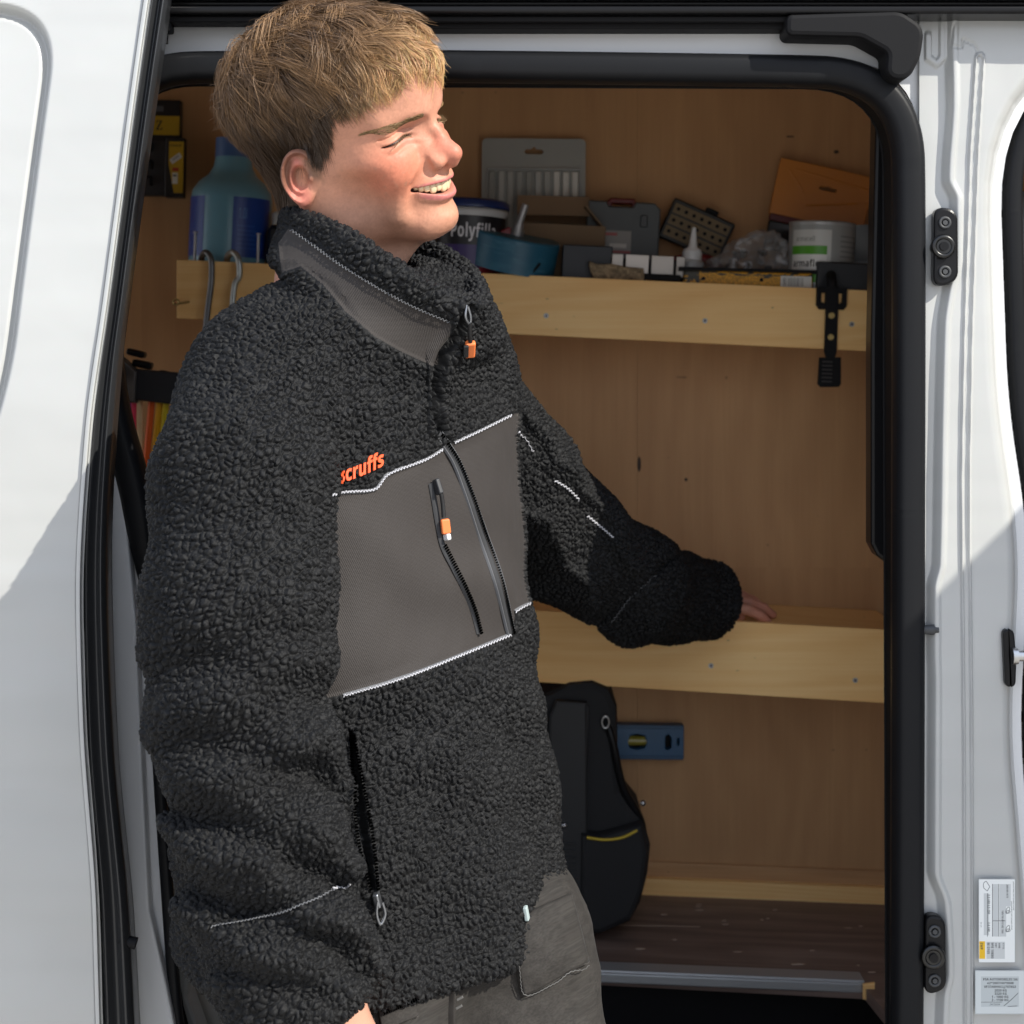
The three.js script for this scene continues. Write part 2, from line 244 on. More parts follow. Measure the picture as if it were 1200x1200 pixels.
{ // stickers on the pillar
  const tall = canvasTex(280, 640, (c, w, h) => {
    c.fillStyle = '#e9eceb'; c.fillRect(0, 0, w, h); c.save(); c.translate(0, 0); c.strokeStyle = '#8b9092'; c.lineWidth = 3; c.strokeRect(2, 2, w - 4, h - 4);
    c.fillStyle = '#c6cacb'; c.fillRect(40, 110, 40, 320); c.fillRect(105, 40, 46, 400); c.fillRect(160, 40, 50, 400); c.fillRect(205, 40, 40, 170); c.fillRect(60, 480, 140, 130);
    c.fillStyle = '#e8b91c'; c.fillRect(6, 476, 44, 134); c.fillStyle = '#3a3f42';
    c.fillRect(66, 110, 4, 330); c.fillRect(104, 40, 4, 400); c.fillRect(152, 40, 4, 400); c.fillRect(104, 318, 100, 4);
    c.rotate(Math.PI / 2); c.font = 'bold 22px sans-serif'; c.fillText('2.3 240 2.5 250', 118, -72); c.fillText('2.4 240', 330, -72); c.font = 'bold 20px sans-serif'; c.fillText('205/65 R15', 42, -212); c.fillText('195/70 R15', 240, -176); c.fillText('102 350', 345, -176); c.font = 'bold 26px sans-serif';
    c.fillText('EWP', 486, -14); c.fillText('M 0105', 486, -66); c.fillText('9FE 10880', 486, -96); c.font = 'bold 18px sans-serif'; c.fillText('DBY', 490, -126); c.fillText('KWB', 490, -152); c.fillText('C1 CL', 490, -184);
    c.font = '13px sans-serif'; c.fillText('bar psi', 330, -16); for (let k = 0; k < 4; k++) c.fillText('pressure when cold / pression a froid', 20 + k * 150 % 300, -262 + (k % 2) * 14);
    c.lineWidth = 4; c.strokeStyle = '#4d5356'; for (const y of [240, 380]) { c.beginPath(); c.ellipse(y, -222, 26, 12, 0.4, 0, 7); c.stroke(); c.beginPath(); c.ellipse(y + 12, -226, 10, 14, 0, 0, 7); c.stroke(); }
    c.beginPath(); c.moveTo(20, -60); c.quadraticCurveTo(20, -30, 70, -40); c.lineTo(92, -66); c.lineTo(60, -86); c.closePath(); c.stroke(); c.restore();
  });
  const low = canvasTex(380, 330, (c, w, h) => {
    c.fillStyle = '#cfd5d6'; c.fillRect(0, 0, w, h); c.strokeStyle = '#a9b0b3'; c.lineWidth = 3; c.strokeRect(3, 3, w - 6, h - 6); c.fillStyle = '#bcc3c5'; c.fillRect(45, 45, 290, 230); c.fillStyle = '#2c3133';
    c.font = 'bold 25px sans-serif'; c.fillText('PSA AUTOMOBILES SA', 60, 76); c.fillText('e2*2007/46*0048', 92, 104); c.fillText('VF37A9HNCLJ707853', 68, 132);
    c.fillText('2020 KG', 148, 160); c.fillText('3320 KG', 148, 184); c.fillText('1 - 1060 KG', 126, 208); c.fillText('2 - 1100 KG', 126, 232); c.fillRect(48, 238, 160, 3); c.font = 'italic 20px sans-serif'; c.fillText('24C5654', 110, 264); c.fillText('2', 318, 76);
    c.lineWidth = 4; c.strokeStyle = '#3c4143'; c.beginPath(); c.moveTo(220, 268); c.quadraticCurveTo(270, 230, 330, 170); c.moveTo(250, 272); c.lineTo(322, 268); c.stroke();
  });
  const st = (x0, x1, y0, y1, t) => { const a = P(x0, y0), b = P(x1, y1); const g = new THREE.BoxGeometry(b.x - a.x, a.y - b.y, 0.0006, 1, 1, 1); g.translate((a.x + b.x) / 2, (a.y + b.y) / 2, -ZB + 0.0052); mesh('sticker', g, mat('#ffffff', 0.35, { map: t }), van); };
  st(1145, 1188, 1028, 1126, tall); st(1141, 1199, 1135, 1186, low);
}
{ // the slid-open door, standing 10 cm proud of the side; its front edge carries the thick black seal
  const DD = 1.62, edge = curve1([[-200, 190], [0, 166], [350, 126], [510, 106], [700, 96], [850, 99], [1080, 111], [1330, 112]]), rub = curve1([[-200, 218], [0, 192], [350, 150], [430, 141], [650, 130], [870, 136], [1080, 152], [1330, 160]]);
  const rec = roundedLoop([[-700, -2, 60], [62, -6, 95], [10, 470, 90], [-60, 640, 30], [-700, 640, 60]], 14);
  const hz = (py) => -0.00000022 * (py - 640) ** 2 * 0.35;      // the side leans in above and below the waist
  const hgt = (x, y) => { const s = sdPoly(rec, x, y); return -0.016 * sstep(1, -10, s) + 0.007 * sstep(-10, -17, s) + 0.0009 * fbm(x / 90, y / 70, 5.1, 3) + 0.0008 * Math.sin(y / 26 + 2 * fbm(x / 120, y / 90, 1.1, 2)) * sstep(520, 680, y); };
  const skin = grid(330, 520, (u, v) => { const py = lerp(-180, 1330, v), e = edge(py), px = e - (1 - u) * (1 - u) * 800 - (1 - u) * 90; const q = at(px, py, DD); q.z += hz(py) + hgt(px, py) - 0.006 * sstep(9, 0, e - px); return q; });
  const door = mesh('sliding_door', skin, M.paint, van);
  const back = grid(40, 120, (u, v) => { const py = lerp(-180, 1330, v), px = edge(py) - 4 - (1 - u) * 880; const q = at(px, py, DD); q.z += hz(py) - 0.045; return q; });
  mesh('inner_skin', back, M.paintIn, door);
  const ridge = (u) => 0.010 * Math.exp(-(((u - 0.24) / 0.13) ** 2)) + 0.013 * Math.exp(-(((u - 0.72) / 0.16) ** 2)) - 0.006 * u;
  const seal = grid(48, 260, (u, v) => { const py = lerp(-180, 1330, v), px = lerp(edge(py) - 1, rub(py), u); const q = at(px, py, DD + 0.012 + 0.05 * sstep(0.86, 1, u)); q.z += hz(py) + ridge(u); return q; });
  mesh('door_edge_seal', seal, mat([0.022, 0.023, 0.025], 0.3), door);
  const lipG = grid(6, 200, (u, v) => { const py = lerp(-180, 1330, v), px = lerp(edge(py) - 7, edge(py) + 1, u); const q = at(px, py, DD - 0.004 + 0.02 * sstep(0.7, 1, u)); q.z += hz(py) + 0.001 * Math.sin(u * 3.1); return q; });
  mesh('door_edge', lipG, M.paint, door);
  const pin = at(150, 1103, DD + 0.03); mesh('buffer', [cyl(0.0065, 0.005, 0.018, pin.x, pin.y, pin.z, 14, [0, 0, 1.3])], M.black, door);
}
{ // rear edge of the opening: painted jamb and trim seen beside the door
  const a = shapeG(mP([[80, 440], [112, 455], [146, 580], [160, 720], [168, 900], [176, 1060], [196, 1150], [230, 1320], [100, 1320]], 1.76), 0.012, 0.003).translate(0, 0, -1.757); mesh('rear_pillar', a, M.paintIn, van);
  const b = shapeG(mP([[166, 984], [210, 984], [217, 1130], [214, 1170], [240, 1240], [180, 1240]], 1.86), 0.03, 0.005).translate(0, 0, -1.90); mesh('jamb_panel', b, M.paint, van);
  const c = shapeG(mP([[206, 1100], [330, 1100], [330, 1260], [212, 1260]], 1.95), 0.01, 0.002).translate(0, 0, -1.97); mesh('kick_panel', c, mat([0.55, 0.53, 0.47], 0.7), van);
  const d = shapeG(mP([[168, 640], [196, 640], [210, 800], [210, 984], [176, 984]], 1.88), 0.02, 0.003).translate(0, 0, -1.92); mesh('jamb_trim', d, M.black, van);
}
// load space: plywood back wall, side walls, ceiling, floor, step
const ZW = 2.604, ROLL = -0.046;
{
  const t = 0.012, xj = at(747, 430, ZW).x, half = (x0, x1) => plyUV(box(x1 - x0, 1.8, t, (x0 + x1) / 2, 1.14, -ZW - t / 2, 0, null), 1.1, 0.62, true);
  const wall = mesh('back_wall', half(xj + 0.0002, 0.75), M.wall, van); mesh('back_wall', half(-2.15, xj - 0.0002), M.wall, van);
  mesh('wall_stud', box(0.06, 1.8, 0.03, xj, 1.14, -ZW - t - 0.016, 0), M.black, van);
  const knot = mat([0.05, 0.03, 0.02], 0.7);
  for (const [x, y, rx, ry] of [[749, 544, 2.2, 9], [831, 376, 0, 0], [980, 178, 3, 2.2], [926, 160, 5, 1], [804, 562, 2, 2]]) if (rx) { const p = at(x, y, ZW); mesh('knot', new THREE.SphereGeometry(1, 12, 8).scale(rx * ZW / FOC, ry * ZW / FOC, 0.0006).translate(p.x, p.y, p.z), knot, wall); }
  const side = (x) => plyUV(box(0.012, 1.8, 0.86, x, 1.14, -2.175, 0), 1.1, 0.62, true);
  mesh('side_wall', side(0.74), M.wall, van);
  mesh('ceiling', plyUV(box(2.7, 0.012, 0.83, -0.58, 1.93, -2.20, 0)), M.wall, van);
  mesh('roof', [box(3.8, 0.03, 1.86, -0.2, 2.04, -2.68, 0.01)], M.paint, van);
  mesh('far_side', [box(3.8, 1.7, 0.03, -0.2, 1.2, -3.56, 0.01)], M.paint, van);
  for (const x of [0.80]) mesh('bulkhead', box(0.03, 1.7, 1.7, x, 1.2, -2.68, 0.004), M.darkgrey, van);
  // worn phenolic ply floor with its alloy edge strip
  const yF = 1.45 - 0.889, fl = V(0, yF, 0);
  const fp = [[at(150, 1105, 2.27).x, -2.27], [at(1012, 1150, 2.24).x, -2.235], [at(1052, 1190, 2.1).x, -2.10], [0.72, -1.95], [0.72, -2.6], [-1.9, -2.6], [-1.9, -1.84], [-0.72, -1.84], [-0.72, -2.27]];
  const fg = new THREE.ExtrudeGeometry(new THREE.Shape(fp.map(([x, z]) => new THREE.Vector2(x, -z))), { depth: 0.018, bevelEnabled: false });
  fg.rotateX(-Math.PI / 2).translate(0, yF - 0.018, 0); plyUV(fg, 1.3, 0.7);
  // the floor falls a little to the right, as in the photograph
  const tilt = (g, k = 0.040) => { const p = g.attributes.position; for (let i = 0; i < p.count; i++) p.setY(i, p.getY(i) - k * (p.getX(i) - 0.18)); g.computeVertexNormals(); return g; };
  const floor = mesh('load_floor', tilt(fg), M.floor, van);
  const chip = mat([0.42, 0.32, 0.24], 0.8);
  for (let k = 0; k < 26; k++) { const x = lerp(0.1, 0.62, rnd()), z = -lerp(2.26, 2.56, rnd()), s = 0.0016 + 0.0045 * rnd() ** 2; const g = new THREE.SphereGeometry(1, 8, 5).scale(s * (1 + 1.5 * rnd()), 0.0007, s * 0.7).translate(x, yF + 0.0005 - 0.04 * (x - 0.18), z); mesh('chip', g, chip, floor); }
  mesh('scratch', tilt(box(0.19, 0.0006, 0.0016, 0.20, yF + 0.0008, -2.44, 0, [0, 0.06, 0])), chip, floor);
  const strip = tilt(new RoundedBoxGeometry(1.36, 0.006, 0.034, 2, 0.0025).translate(-0.172, yF + 0.004, -2.256)), nose = tilt(box(1.36, 0.014, 0.006, -0.172, yF - 0.003, -2.238, 0.002));
  mesh('edge_strip', [strip, nose], mat([0.40, 0.41, 0.41], 0.45, { metalness: 0.55 }), van);
  const raw = shapeG([[at(1012, 1150, 2.23).x, 0], [at(1030, 1152, 2.2).x, 0.002], [at(1052, 1188, 2.09).x, -0.012], [at(1052, 1188, 2.09).x, -0.028], [at(1026, 1160, 2.2).x, -0.020], [at(1012, 1160, 2.23).x, -0.02]], 0.004, 0.001);
  mesh('cut_edge', raw.translate(0, yF - 0.008, -2.232), M.lip, van);
  const bt = tilt(plyUV(box(1.5, 0.030, 0.018, -0.06, yF + 0.012, -ZW + 0.012, 0.002), 0.9, 0.08)); mesh('floor_batten', bt, M.lip, van);
  const bt2 = tilt(plyUV(box(1.5, 0.03, 0.008, -0.06, yF + 0.036, -ZW + 0.004, 0.002), 0.9, 0.08)); mesh('floor_batten', bt2, M.wall, van);
  const riser = box(1.6, 0.20, 0.01, -0.03, yF - 0.13, -2.285, 0.002); mesh('step_riser', riser, M.black, van);
  const tread = box(1.6, 0.015, 0.56, -0.03, yF - 0.20, -2.03, 0.004); mesh('step_tread', [tread], M.darkgrey, van);
  mesh('sill', box(2.6, 0.22, 0.12, 0, yF - 0.24, -1.82, 0.03), M.paint, van);
  mesh('underbody', box(3.6, 0.1, 1.7, -0.2, 0.28, -2.68, 0.02), M.black, van);
  // seat edge glimpsed in the front doorway
  mesh('front_seat', new RoundedBoxGeometry(0.26, 0.62, 0.45, 6, 0.08).rotateZ(0.03).translate(0.735, 1.36, -2.15), mat([0.20, 0.20, 0.205], 0.95), van);
  mesh('cab_floor', box(1.1, 0.02, 1.6, 1.36, 0.55, -2.66, 0), M.black, van);
}

// ---------- shelves ----------
const yU = (px) => 305 + (px - 208) * 0.0448, yUb = (px) => 372 + (px - 208) * 0.0478, yL = (px) => 717 + (px - 640) * 0.0545, yLb = (px) => 799 + (px - 640) * 0.061;
const ZS = 2.40;
const dS = (px) => ZS - (px - 600) * 0.00005;
function slab(pts, depth, bevel = 0.0015) { return shapeG(pts, depth, bevel); }
function shelf(label, x0, x1, top, bot, screws, depthBack) {
  const a = at(x0, top(x0), ZS), b = at(x1, top(x1), ZS), c = at(x1, bot(x1), ZS), d = at(x0, bot(x0), ZS);
  const t = thing('plywood_shelf', label, 'shelf', V(a.x, a.y, -ZS), 0, 'plywood shelves in the van');
  const rel = (p) => [p.x - a.x, p.y - a.y];
  const lip = slab([rel(a), rel(d), rel(c), rel(b)], 0.015, 0.0012).translate(0, 0, -0.015);
  mesh('front_lip', plyUV(lip, 1.25, 0.3), M.lip, t);
  const drop = depthBack.drop, k = (b.y - a.y) / (b.x - a.x), L = b.x - a.x;
  const bd = new RoundedBoxGeometry(L - 0.004, 0.015, ZW - ZS - 0.018, 2, 0.001).translate(L / 2, -drop - 0.0075, -(ZW - ZS) / 2 - 0.008);
  const p = bd.attributes.position; for (let i = 0; i < p.count; i++) p.setY(i, p.getY(i) + k * p.getX(i));
  mesh('shelf_board', plyUV(bd, 1.1, 0.5), M.lip, t);
  for (const [x, y] of screws) { const q = at(x, y, ZS); mesh('screw', [cyl(0.0042, 0.0036, 0.0016, q.x - a.x, q.y - a.y, 0.0018, 16, [Math.PI / 2, 0, 0])], M.zinc, t); mesh('screw_recess', [box(0.005, 0.0012, 0.0006, q.x - a.x, q.y - a.y, 0.0027, 0, [0, 0, 0.6]), box(0.0012, 0.005, 0.0006, q.x - a.x, q.y - a.y, 0.0027, 0, [0, 0, 0.6])], M.black, t); }
  return t;
}
shelf('upper plywood shelf with a deep front lip, loaded with tins and tools', 208, 1029, yU, yUb, [[640, 370], [826, 376], [998, 380]], { drop: 0.006 });
const lowShelf = shelf('bare lower plywood shelf that the young man rests his hand on', 420, 1064, yL, yLb, [[833, 780], [1002, 797]], { drop: 0.0 });

// shelf items: x is a photo column, base height comes from the upper shelf's board
const shelfY = (px, d) => { const q = at(px, yU(px), ZS); return q.y - 0.006; };
const on = (px, d) => { const q = at(px, 0, d); q.y = shelfY(px, d); return q; };
const U = (n, d) => n * d / FOC;                               // photo pixels -> metres at distance d
const lathe = (pts, n = 40) => new THREE.LatheGeometry(pts.map((p) => new THREE.Vector2(...p)), n);
const plastic = (c, r = 0.4, o) => mat(c, r, o);

{ // big blue jug
  const d = 2.50, b = on(268, d), t = thing('water_jug', 'translucent blue litre jug with dark blue labels behind the young man\'s head', 'jug', b, ROLL);
  const r = U(47, d), H = U(150, d);
  const prof = [[0.001, 0], [r * 0.9, 0], [r, 0.012], [r, H * 0.55], [r * 0.97, H * 0.61], [r * 0.82, H * 0.68], [r * 0.60, H * 0.735], [r * 0.48, H * 0.80], [r * 0.44, H * 0.90], [r * 0.42, H * 0.95], [0.001, H * 0.95]];
  mesh('bottle', lathe(prof, 48), plastic([0.14, 0.34, 0.45], 0.3, { clearcoat: 0.5, clearcoatRoughness: 0.25 }), t);
  const lab = canvasTex(512, 256, (c, w, h) => { c.fillStyle = '#173f93'; c.fillRect(0, 0, w, h); c.fillStyle = '#4e86c9'; c.font = '64px sans-serif'; c.fillText('1.0l', 60, 92); c.fillRect(40, 120, 3, 3); c.font = '15px sans-serif'; for (let k = 0; k < 6; k++) { c.fillStyle = '#2a57ab'; c.fillRect(60, 120 + k * 19, 200 + 60 * ((k * 7) % 3), 5); } });
  const patch = (a0, a1) => { const g = new THREE.CylinderGeometry(r * 1.006, r * 1.006, H * 0.46, 18, 1, true, a0, a1 - a0); return g.translate(0, H * 0.32, 0); };
  mesh('label', patch(-1.75, -0.52), mat('#ffffff', 0.35, { map: lab, side: THREE.DoubleSide }), t);
  mesh('label', patch(0.22, 1.35), mat('#ffffff', 0.35, { map: lab, side: THREE.DoubleSide }), t);
  mesh('cap', cyl(r * 0.46, r * 0.46, 0.03, 0, H * 0.95, 0), plastic([0.05, 0.12, 0.3]), t);
}
{ // black bottle with white cap and a green packet edge, mostly hidden by the collar
  const d = 2.47, b = on(327, d), t = thing('sealant_bottle', 'slim black bottle with a pale cap squeezed between the blue jug and the collar', 'bottle', b, ROLL);
  const lab = canvasTex(256, 256, (c, w, h) => { c.fillStyle = '#101614'; c.fillRect(0, 0, w, h); c.fillStyle = '#c9a54a'; c.fillRect(0, 40, w, 10); c.fillStyle = '#b9c2be'; c.font = 'bold 40px sans-serif'; c.fillText('APRE', 60, 120); c.font = 'bold 46px sans-serif'; c.fillText('22', 90, 180); });
  mesh('bottle', lathe([[0.001, 0], [0.021, 0], [0.022, 0.004], [0.022, 0.062], [0.016, 0.072], [0.012, 0.075]]), mat('#ffffff', 0.4, { map: lab }), t);
  mesh('cap', lathe([[0.015, 0.072], [0.0155, 0.09], [0.012, 0.094], [0.001, 0.094]]), plastic([0.55, 0.6, 0.6]), t);
  const g = on(338, 2.44); tag(mesh('green_packet', box(0.014, 0.085, 0.03, g.x + 0.004, g.y + 0.043, g.z, 0.002), plastic([0.02, 0.26, 0.12])), 'narrow green packet edge showing beside the collar', 'packet');
}
{ // filler tub
  const d = 2.47, b = on(546, d), t = thing('filler_tub', 'white tub of filler with dark blue lid and black label beside the chin', 'tub', b, ROLL);
  const r = U(46, d), H = U(92, d);
  mesh('tub', lathe([[0.001, 0], [r * 0.86, 0], [r * 0.88, 0.004], [r * 0.95, H * 0.8], [r, H * 0.82], [r, H * 0.9], [0.001, H * 0.9]]), plastic([0.55, 0.56, 0.57]), t);
  mesh('lid', lathe([[r * 1.02, H * 0.885], [r * 1.04, H * 0.9], [r * 1.03, H * 0.97], [r * 0.95, H], [r * 0.9, H * 0.975], [0.001, H * 0.975]]), plastic([0.012, 0.03, 0.13], 0.3), t);
  const lab = canvasTex(512, 256, (c, w, h) => { c.fillStyle = '#15151c'; c.fillRect(0, 0, w, h); c.fillStyle = '#3a2a66'; c.fillRect(0, 130, w, 126); c.fillStyle = '#8a1f2c'; c.beginPath(); c.moveTo(300, 256); c.lineTo(420, 130); c.lineTo(512, 130); c.lineTo(512, 256); c.fill(); c.fillStyle = '#d9d9de'; c.save(); c.scale(0.72, 1); c.font = 'bold 84px sans-serif'; c.fillText('Polyfilla', 240, 96); c.restore(); c.fillStyle = '#aaa4c8'; c.fillRect(40, 160, 160, 14); c.fillRect(40, 190, 120, 12); });
  mesh('label', new THREE.CylinderGeometry(r * 0.955, r * 0.885, H * 0.72, 30, 1, true, -1.45, 2.9).translate(0, H * 0.42, 0), mat('#ffffff', 0.4, { map: lab, side: THREE.DoubleSide }), t);
}
{ // red packet leaning between the tub and the box
  const d = 2.45, b = on(596, d), t = thing('red_packet', 'small red and white packet leaning in front of the open carton', 'packet', V(b.x, b.y + 0.052, b.z), 0.5);
  mesh('packet', box(0.034, 0.05, 0.012, 0, 0.004, 0, 0.003), plastic([0.25, 0.012, 0.02], 0.35), t); mesh('white_band', box(0.0345, 0.012, 0.0125, 0, -0.018, 0, 0.003), plastic([0.6, 0.6, 0.6]), t);
}
{ // teal hole saw lying tilted, its arbor pointing up
  const d = 2.455, c = at(602, 293, d), t = thing('hole_saw', 'scuffed teal hole saw with steel arbor lying at the front of the upper shelf', 'hole saw', c, 0);
  t.rotation.set(0.18, 0.0, -0.2);
  const r = U(52, d), h = U(40, d);
  const tx = dataTex(256, 128, (x, y) => { const n = fbm(x / 14, y / 6, 8.8, 4), sc = noise3(x / 30, y / 2.2, 4.4) > 0.55 ? 0.25 : 0; const w = clamp(n * 0.4 + sc); return [0.13 + 0.4 * w, 0.36 + 0.25 * w, 0.46 + 0.2 * w]; }, true);
  mesh('cup', [lathe([[r, -h * 0.55], [r * 1.0, h * 0.36], [r * 0.985, h * 0.42], [r * 0.96, h * 0.45], [0.001, h * 0.45]], 56)], mat('#ffffff', 0.42, { map: tx, side: THREE.DoubleSide }), t);
  mesh('arbor', [cyl(0.0125, 0.0125, 0.008, 0, h * 0.45 + 0.004, 0, 6), cyl(0.010, 0.009, 0.012, 0, h * 0.45 + 0.013, 0, 6), cyl(0.0065, 0.0065, 0.034, 0.002, h * 0.45 + 0.033, 0, 6, [0, 0, -0.12])], M.zinc, t);
  mesh('slot', box(0.004, 0.018, 0.004, r * 0.55, -h * 0.25, r * 0.84, 0.001, [0, 0, -0.5]), M.black, t);
}
{ // open carton
  const d = 2.53, b = on(652, d), t = thing('cardboard_carton', 'brown cardboard carton with its flaps standing open', 'box', b, ROLL);
  const w = U(104, d), h = U(60, d) + 0.012, dp = 0.085, k = mat([0.20, 0.135, 0.08], 0.85), k2 = mat([0.245, 0.165, 0.10], 0.85), T = 0.003;
  mesh('carton', [box(w, h, T, 0, h / 2, dp / 2, 0.0005), box(w, h, T, 0, h / 2, -dp / 2, 0.0005), box(T, h, dp - T, -w / 2, h / 2, 0, 0.0005), box(T, h, dp - T, w / 2, h / 2, 0, 0.0005), box(w - T, T, dp - T, 0, T, 0, 0)], k, t);
  mesh('flap', box(w * 0.82, 0.034, T, -w * 0.07, h + 0.034, dp / 2 - 0.052, 0.0005, [-0.3, 0, 0.02]), k2, t);
  mesh('flap', box(T, 0.052, dp * 0.8, w * 0.40, h + 0.014, -0.006, 0.0005, [0, 0, 0.72]), k, t);
  mesh('flap', box(w * 0.8, T, 0.03, -w * 0.05, h + 0.013, -dp / 2 + 0.012, 0.0005, [0.5, 0, 0]), k, t);
}
{ // grey drill case standing on edge
  const d = 2.565, b = on(724, d), t = thing('grey_case', 'grey plastic tool case with red handle standing beside the carton', 'case', b, ROLL);
  const w = U(84, d), h = U(98, d);
  const g = shapeG([[-w / 2, 0], [w / 2, 0], [w / 2, h - 0.008], [w / 2 - 0.008, h], [w * 0.2, h], [w * 0.16, h - 0.008], [-w * 0.2, h - 0.008], [-w * 0.24, h], [-w / 2 + 0.006, h]], 0.05, 0.003).translate(0, 0, -0.025);
  mesh('case', g, plastic([0.085, 0.098, 0.105], 0.5), t);
  mesh('handle', [box(w * 0.36, 0.009, 0.02, 0, h + 0.006, 0, 0.003), box(0.008, 0.014, 0.02, -w * 0.17, h - 0.001, 0, 0.002), box(0.008, 0.014, 0.02, w * 0.17, h - 0.001, 0, 0.002)], plastic([0.14, 0.01, 0.012], 0.4), t);
  const lab = canvasTex(128, 200, (c, w2, h2) => { c.fillStyle = '#8d8a86'; c.fillRect(0, 0, w2, h2); c.fillStyle = '#9c2a22'; c.fillRect(10, 10, 60, 14); c.fillRect(0, 92, w2, 12); c.fillStyle = '#2a2a2c'; c.fillRect(0, 104, w2, 96); c.fillStyle = '#c9c5c0'; c.fillRect(40, 60, 70, 20); c.fillStyle = '#777'; for (let k = 0; k < 4; k++) c.fillRect(20 + k * 26, 120, 10, 60); });
  mesh('label', box(U(36, d), U(50, d), 0.0012, -w * 0.08, h * 0.42, 0.0292, 0), mat('#ffffff', 0.4, { map: lab }), t);
  mesh('catch', box(0.012, 0.02, 0.006, w * 0.3, h * 0.8, 0.029, 0.002), plastic([0.05, 0.055, 0.06]), t);
}
{ // hanging card of white pencils in a clear tray, leaning on the back wall
  const d = 2.585, b = on(624, d), t = thing('pencil_blister_pack', 'pale blister pack of white sticks leaning on the back wall', 'package', V(b.x, b.y, b.z), -0.01);
  const w = U(121, d), h = U(172, d), rr = 0.008;
  const hole = [[-0.017, h - 0.022], [-0.012, h - 0.026], [0.012, h - 0.026], [0.017, h - 0.022], [0.013, h - 0.017], [0.005, h - 0.017], [0, h - 0.0125], [-0.005, h - 0.017], [-0.013, h - 0.017]];
  const rl = []; for (const [x, y, a] of [[-w / 2 + rr, h - rr, 2], [w / 2 - rr, h - rr, 1]]) for (let k = 0; k <= 5; k++) { const q = a * Math.PI / 2 - k / 5 * Math.PI / 2; rl.push([x + Math.cos(q) * rr, y + Math.sin(q) * rr]); }
  mesh('card', shapeG([[-w / 2, 0], ...rl, [w / 2, 0]], 0.002, 0.0004, [hole]), plastic([0.34, 0.35, 0.33], 0.35), t);
  mesh('rim', [box(w * 0.9, 0.004, 0.006, 0, h * 0.795, 0.004, 0.001), box(0.004, h * 0.5, 0.006, -w * 0.45, h * 0.54, 0.004, 0.001), box(0.004, h * 0.5, 0.006, w * 0.45, h * 0.54, 0.004, 0.001)], plastic([0.36, 0.37, 0.36], 0.25), t);
  for (let k = 0; k < 10; k++) mesh('stick', new RoundedBoxGeometry(U(7.5, d), h * 0.46, 0.006, 2, 0.0022).translate(-w * 0.40 + k * w * 0.089, h * 0.545, 0.0062), plastic(k > 6 ? [0.66, 0.66, 0.62] : [0.30 + 0.05 * ((k * 3) % 4), 0.31 + 0.05 * ((k * 3) % 4), 0.29 + 0.05 * ((k * 3) % 4)], 0.45), t);
}
{ // dark blue-grey box
  const d = 2.47, b = on(686, d), h = U(34, d) + 0.014; const o = mesh('small_dark_box', box(U(58, d), h, 0.06, 0, h / 2, 0, 0.002), plastic([0.022, 0.027, 0.036], 0.5)); o.position.copy(b); o.rotation.z = ROLL; tag(o, 'plain dark blue box between the hole saw and the magnet blocks', 'box');
}
{ // tray of pale metal blocks
  const d = 2.45, b = on(757, d), t = thing('block_tray', 'black tray with a row of pale metal blocks at the shelf front', 'tray', b, ROLL);
  const h = U(26, d) + 0.012;
  mesh('tray', box(U(86, d), h - 0.004, 0.03, 0, h / 2 - 0.002, 0, 0.002), M.black, t);
  for (const [x0, x1, c] of [[715, 728, 0.52], [731, 758, 0.6], [761, 787, 0.5], [790, 800, 0.44]]) mesh('metal_block', box(U(x1 - x0, d), U(24, d), 0.01, U((x0 + x1) / 2 - 757, d), h - U(11, d), 0.0125, 0.001), mat([c, c * 0.92, c * 0.84], 0.38, { metalness: 0.25 }), t);
}
{ // worn scrap of wood
  const d = 2.43, q = at(722, 319, d); const g = shapeG([[-0.042, 0.012], [-0.030, 0.008], [-0.01, 0.010], [0.012, 0.007], [0.04, 0.006], [0.042, -0.014], [0, -0.013], [-0.033, -0.011], [-0.040, 0.002]], 0.012, 0.002);
  const o = mesh('wood_offcut', g, mat('#ffffff', 0.8, { map: dataTex(128, 64, (x, y) => { const n = 0.5 + fbm(x / 9, y / 4, 3.3, 4); return [0.36 + 0.3 * n, 0.31 + 0.27 * n, 0.24 + 0.22 * n]; }, true) })); o.position.copy(q); o.rotation.z = -0.06; tag(o, 'broken weathered wood offcut lying below the metal blocks', 'wood scrap');
  o.material.map.repeat.set(12, 12);
  const bl = at(774, 324, 2.425); tag(mesh('black_bar', box(0.062, 0.011, 0.012, bl.x, bl.y - 0.002, bl.z, 0.002, [0, 0, ROLL]), M.black), 'short black bar lying right of the wood offcut', 'bar');
}
{ // glue bottle with a nozzle
  const d = 2.47, b = on(808, d), t = thing('glue_bottle', 'small white glue bottle with a long pointed nozzle', 'bottle', b, ROLL - 0.03); t.scale.set(1.05, 1.25, 1.05);
  mesh('bottle', lathe([[0.001, 0], [0.017, 0], [0.0185, 0.003], [0.0185, 0.032], [0.0175, 0.036], [0.013, 0.038]]), plastic([0.42, 0.45, 0.47], 0.3), t);
  mesh('nozzle_cap', lathe([[0.0145, 0.034], [0.0148, 0.046], [0.0135, 0.050], [0.007, 0.053], [0.0035, 0.074], [0.0028, 0.078], [0.001, 0.079]]), plastic([0.72, 0.74, 0.75], 0.35), t);
}
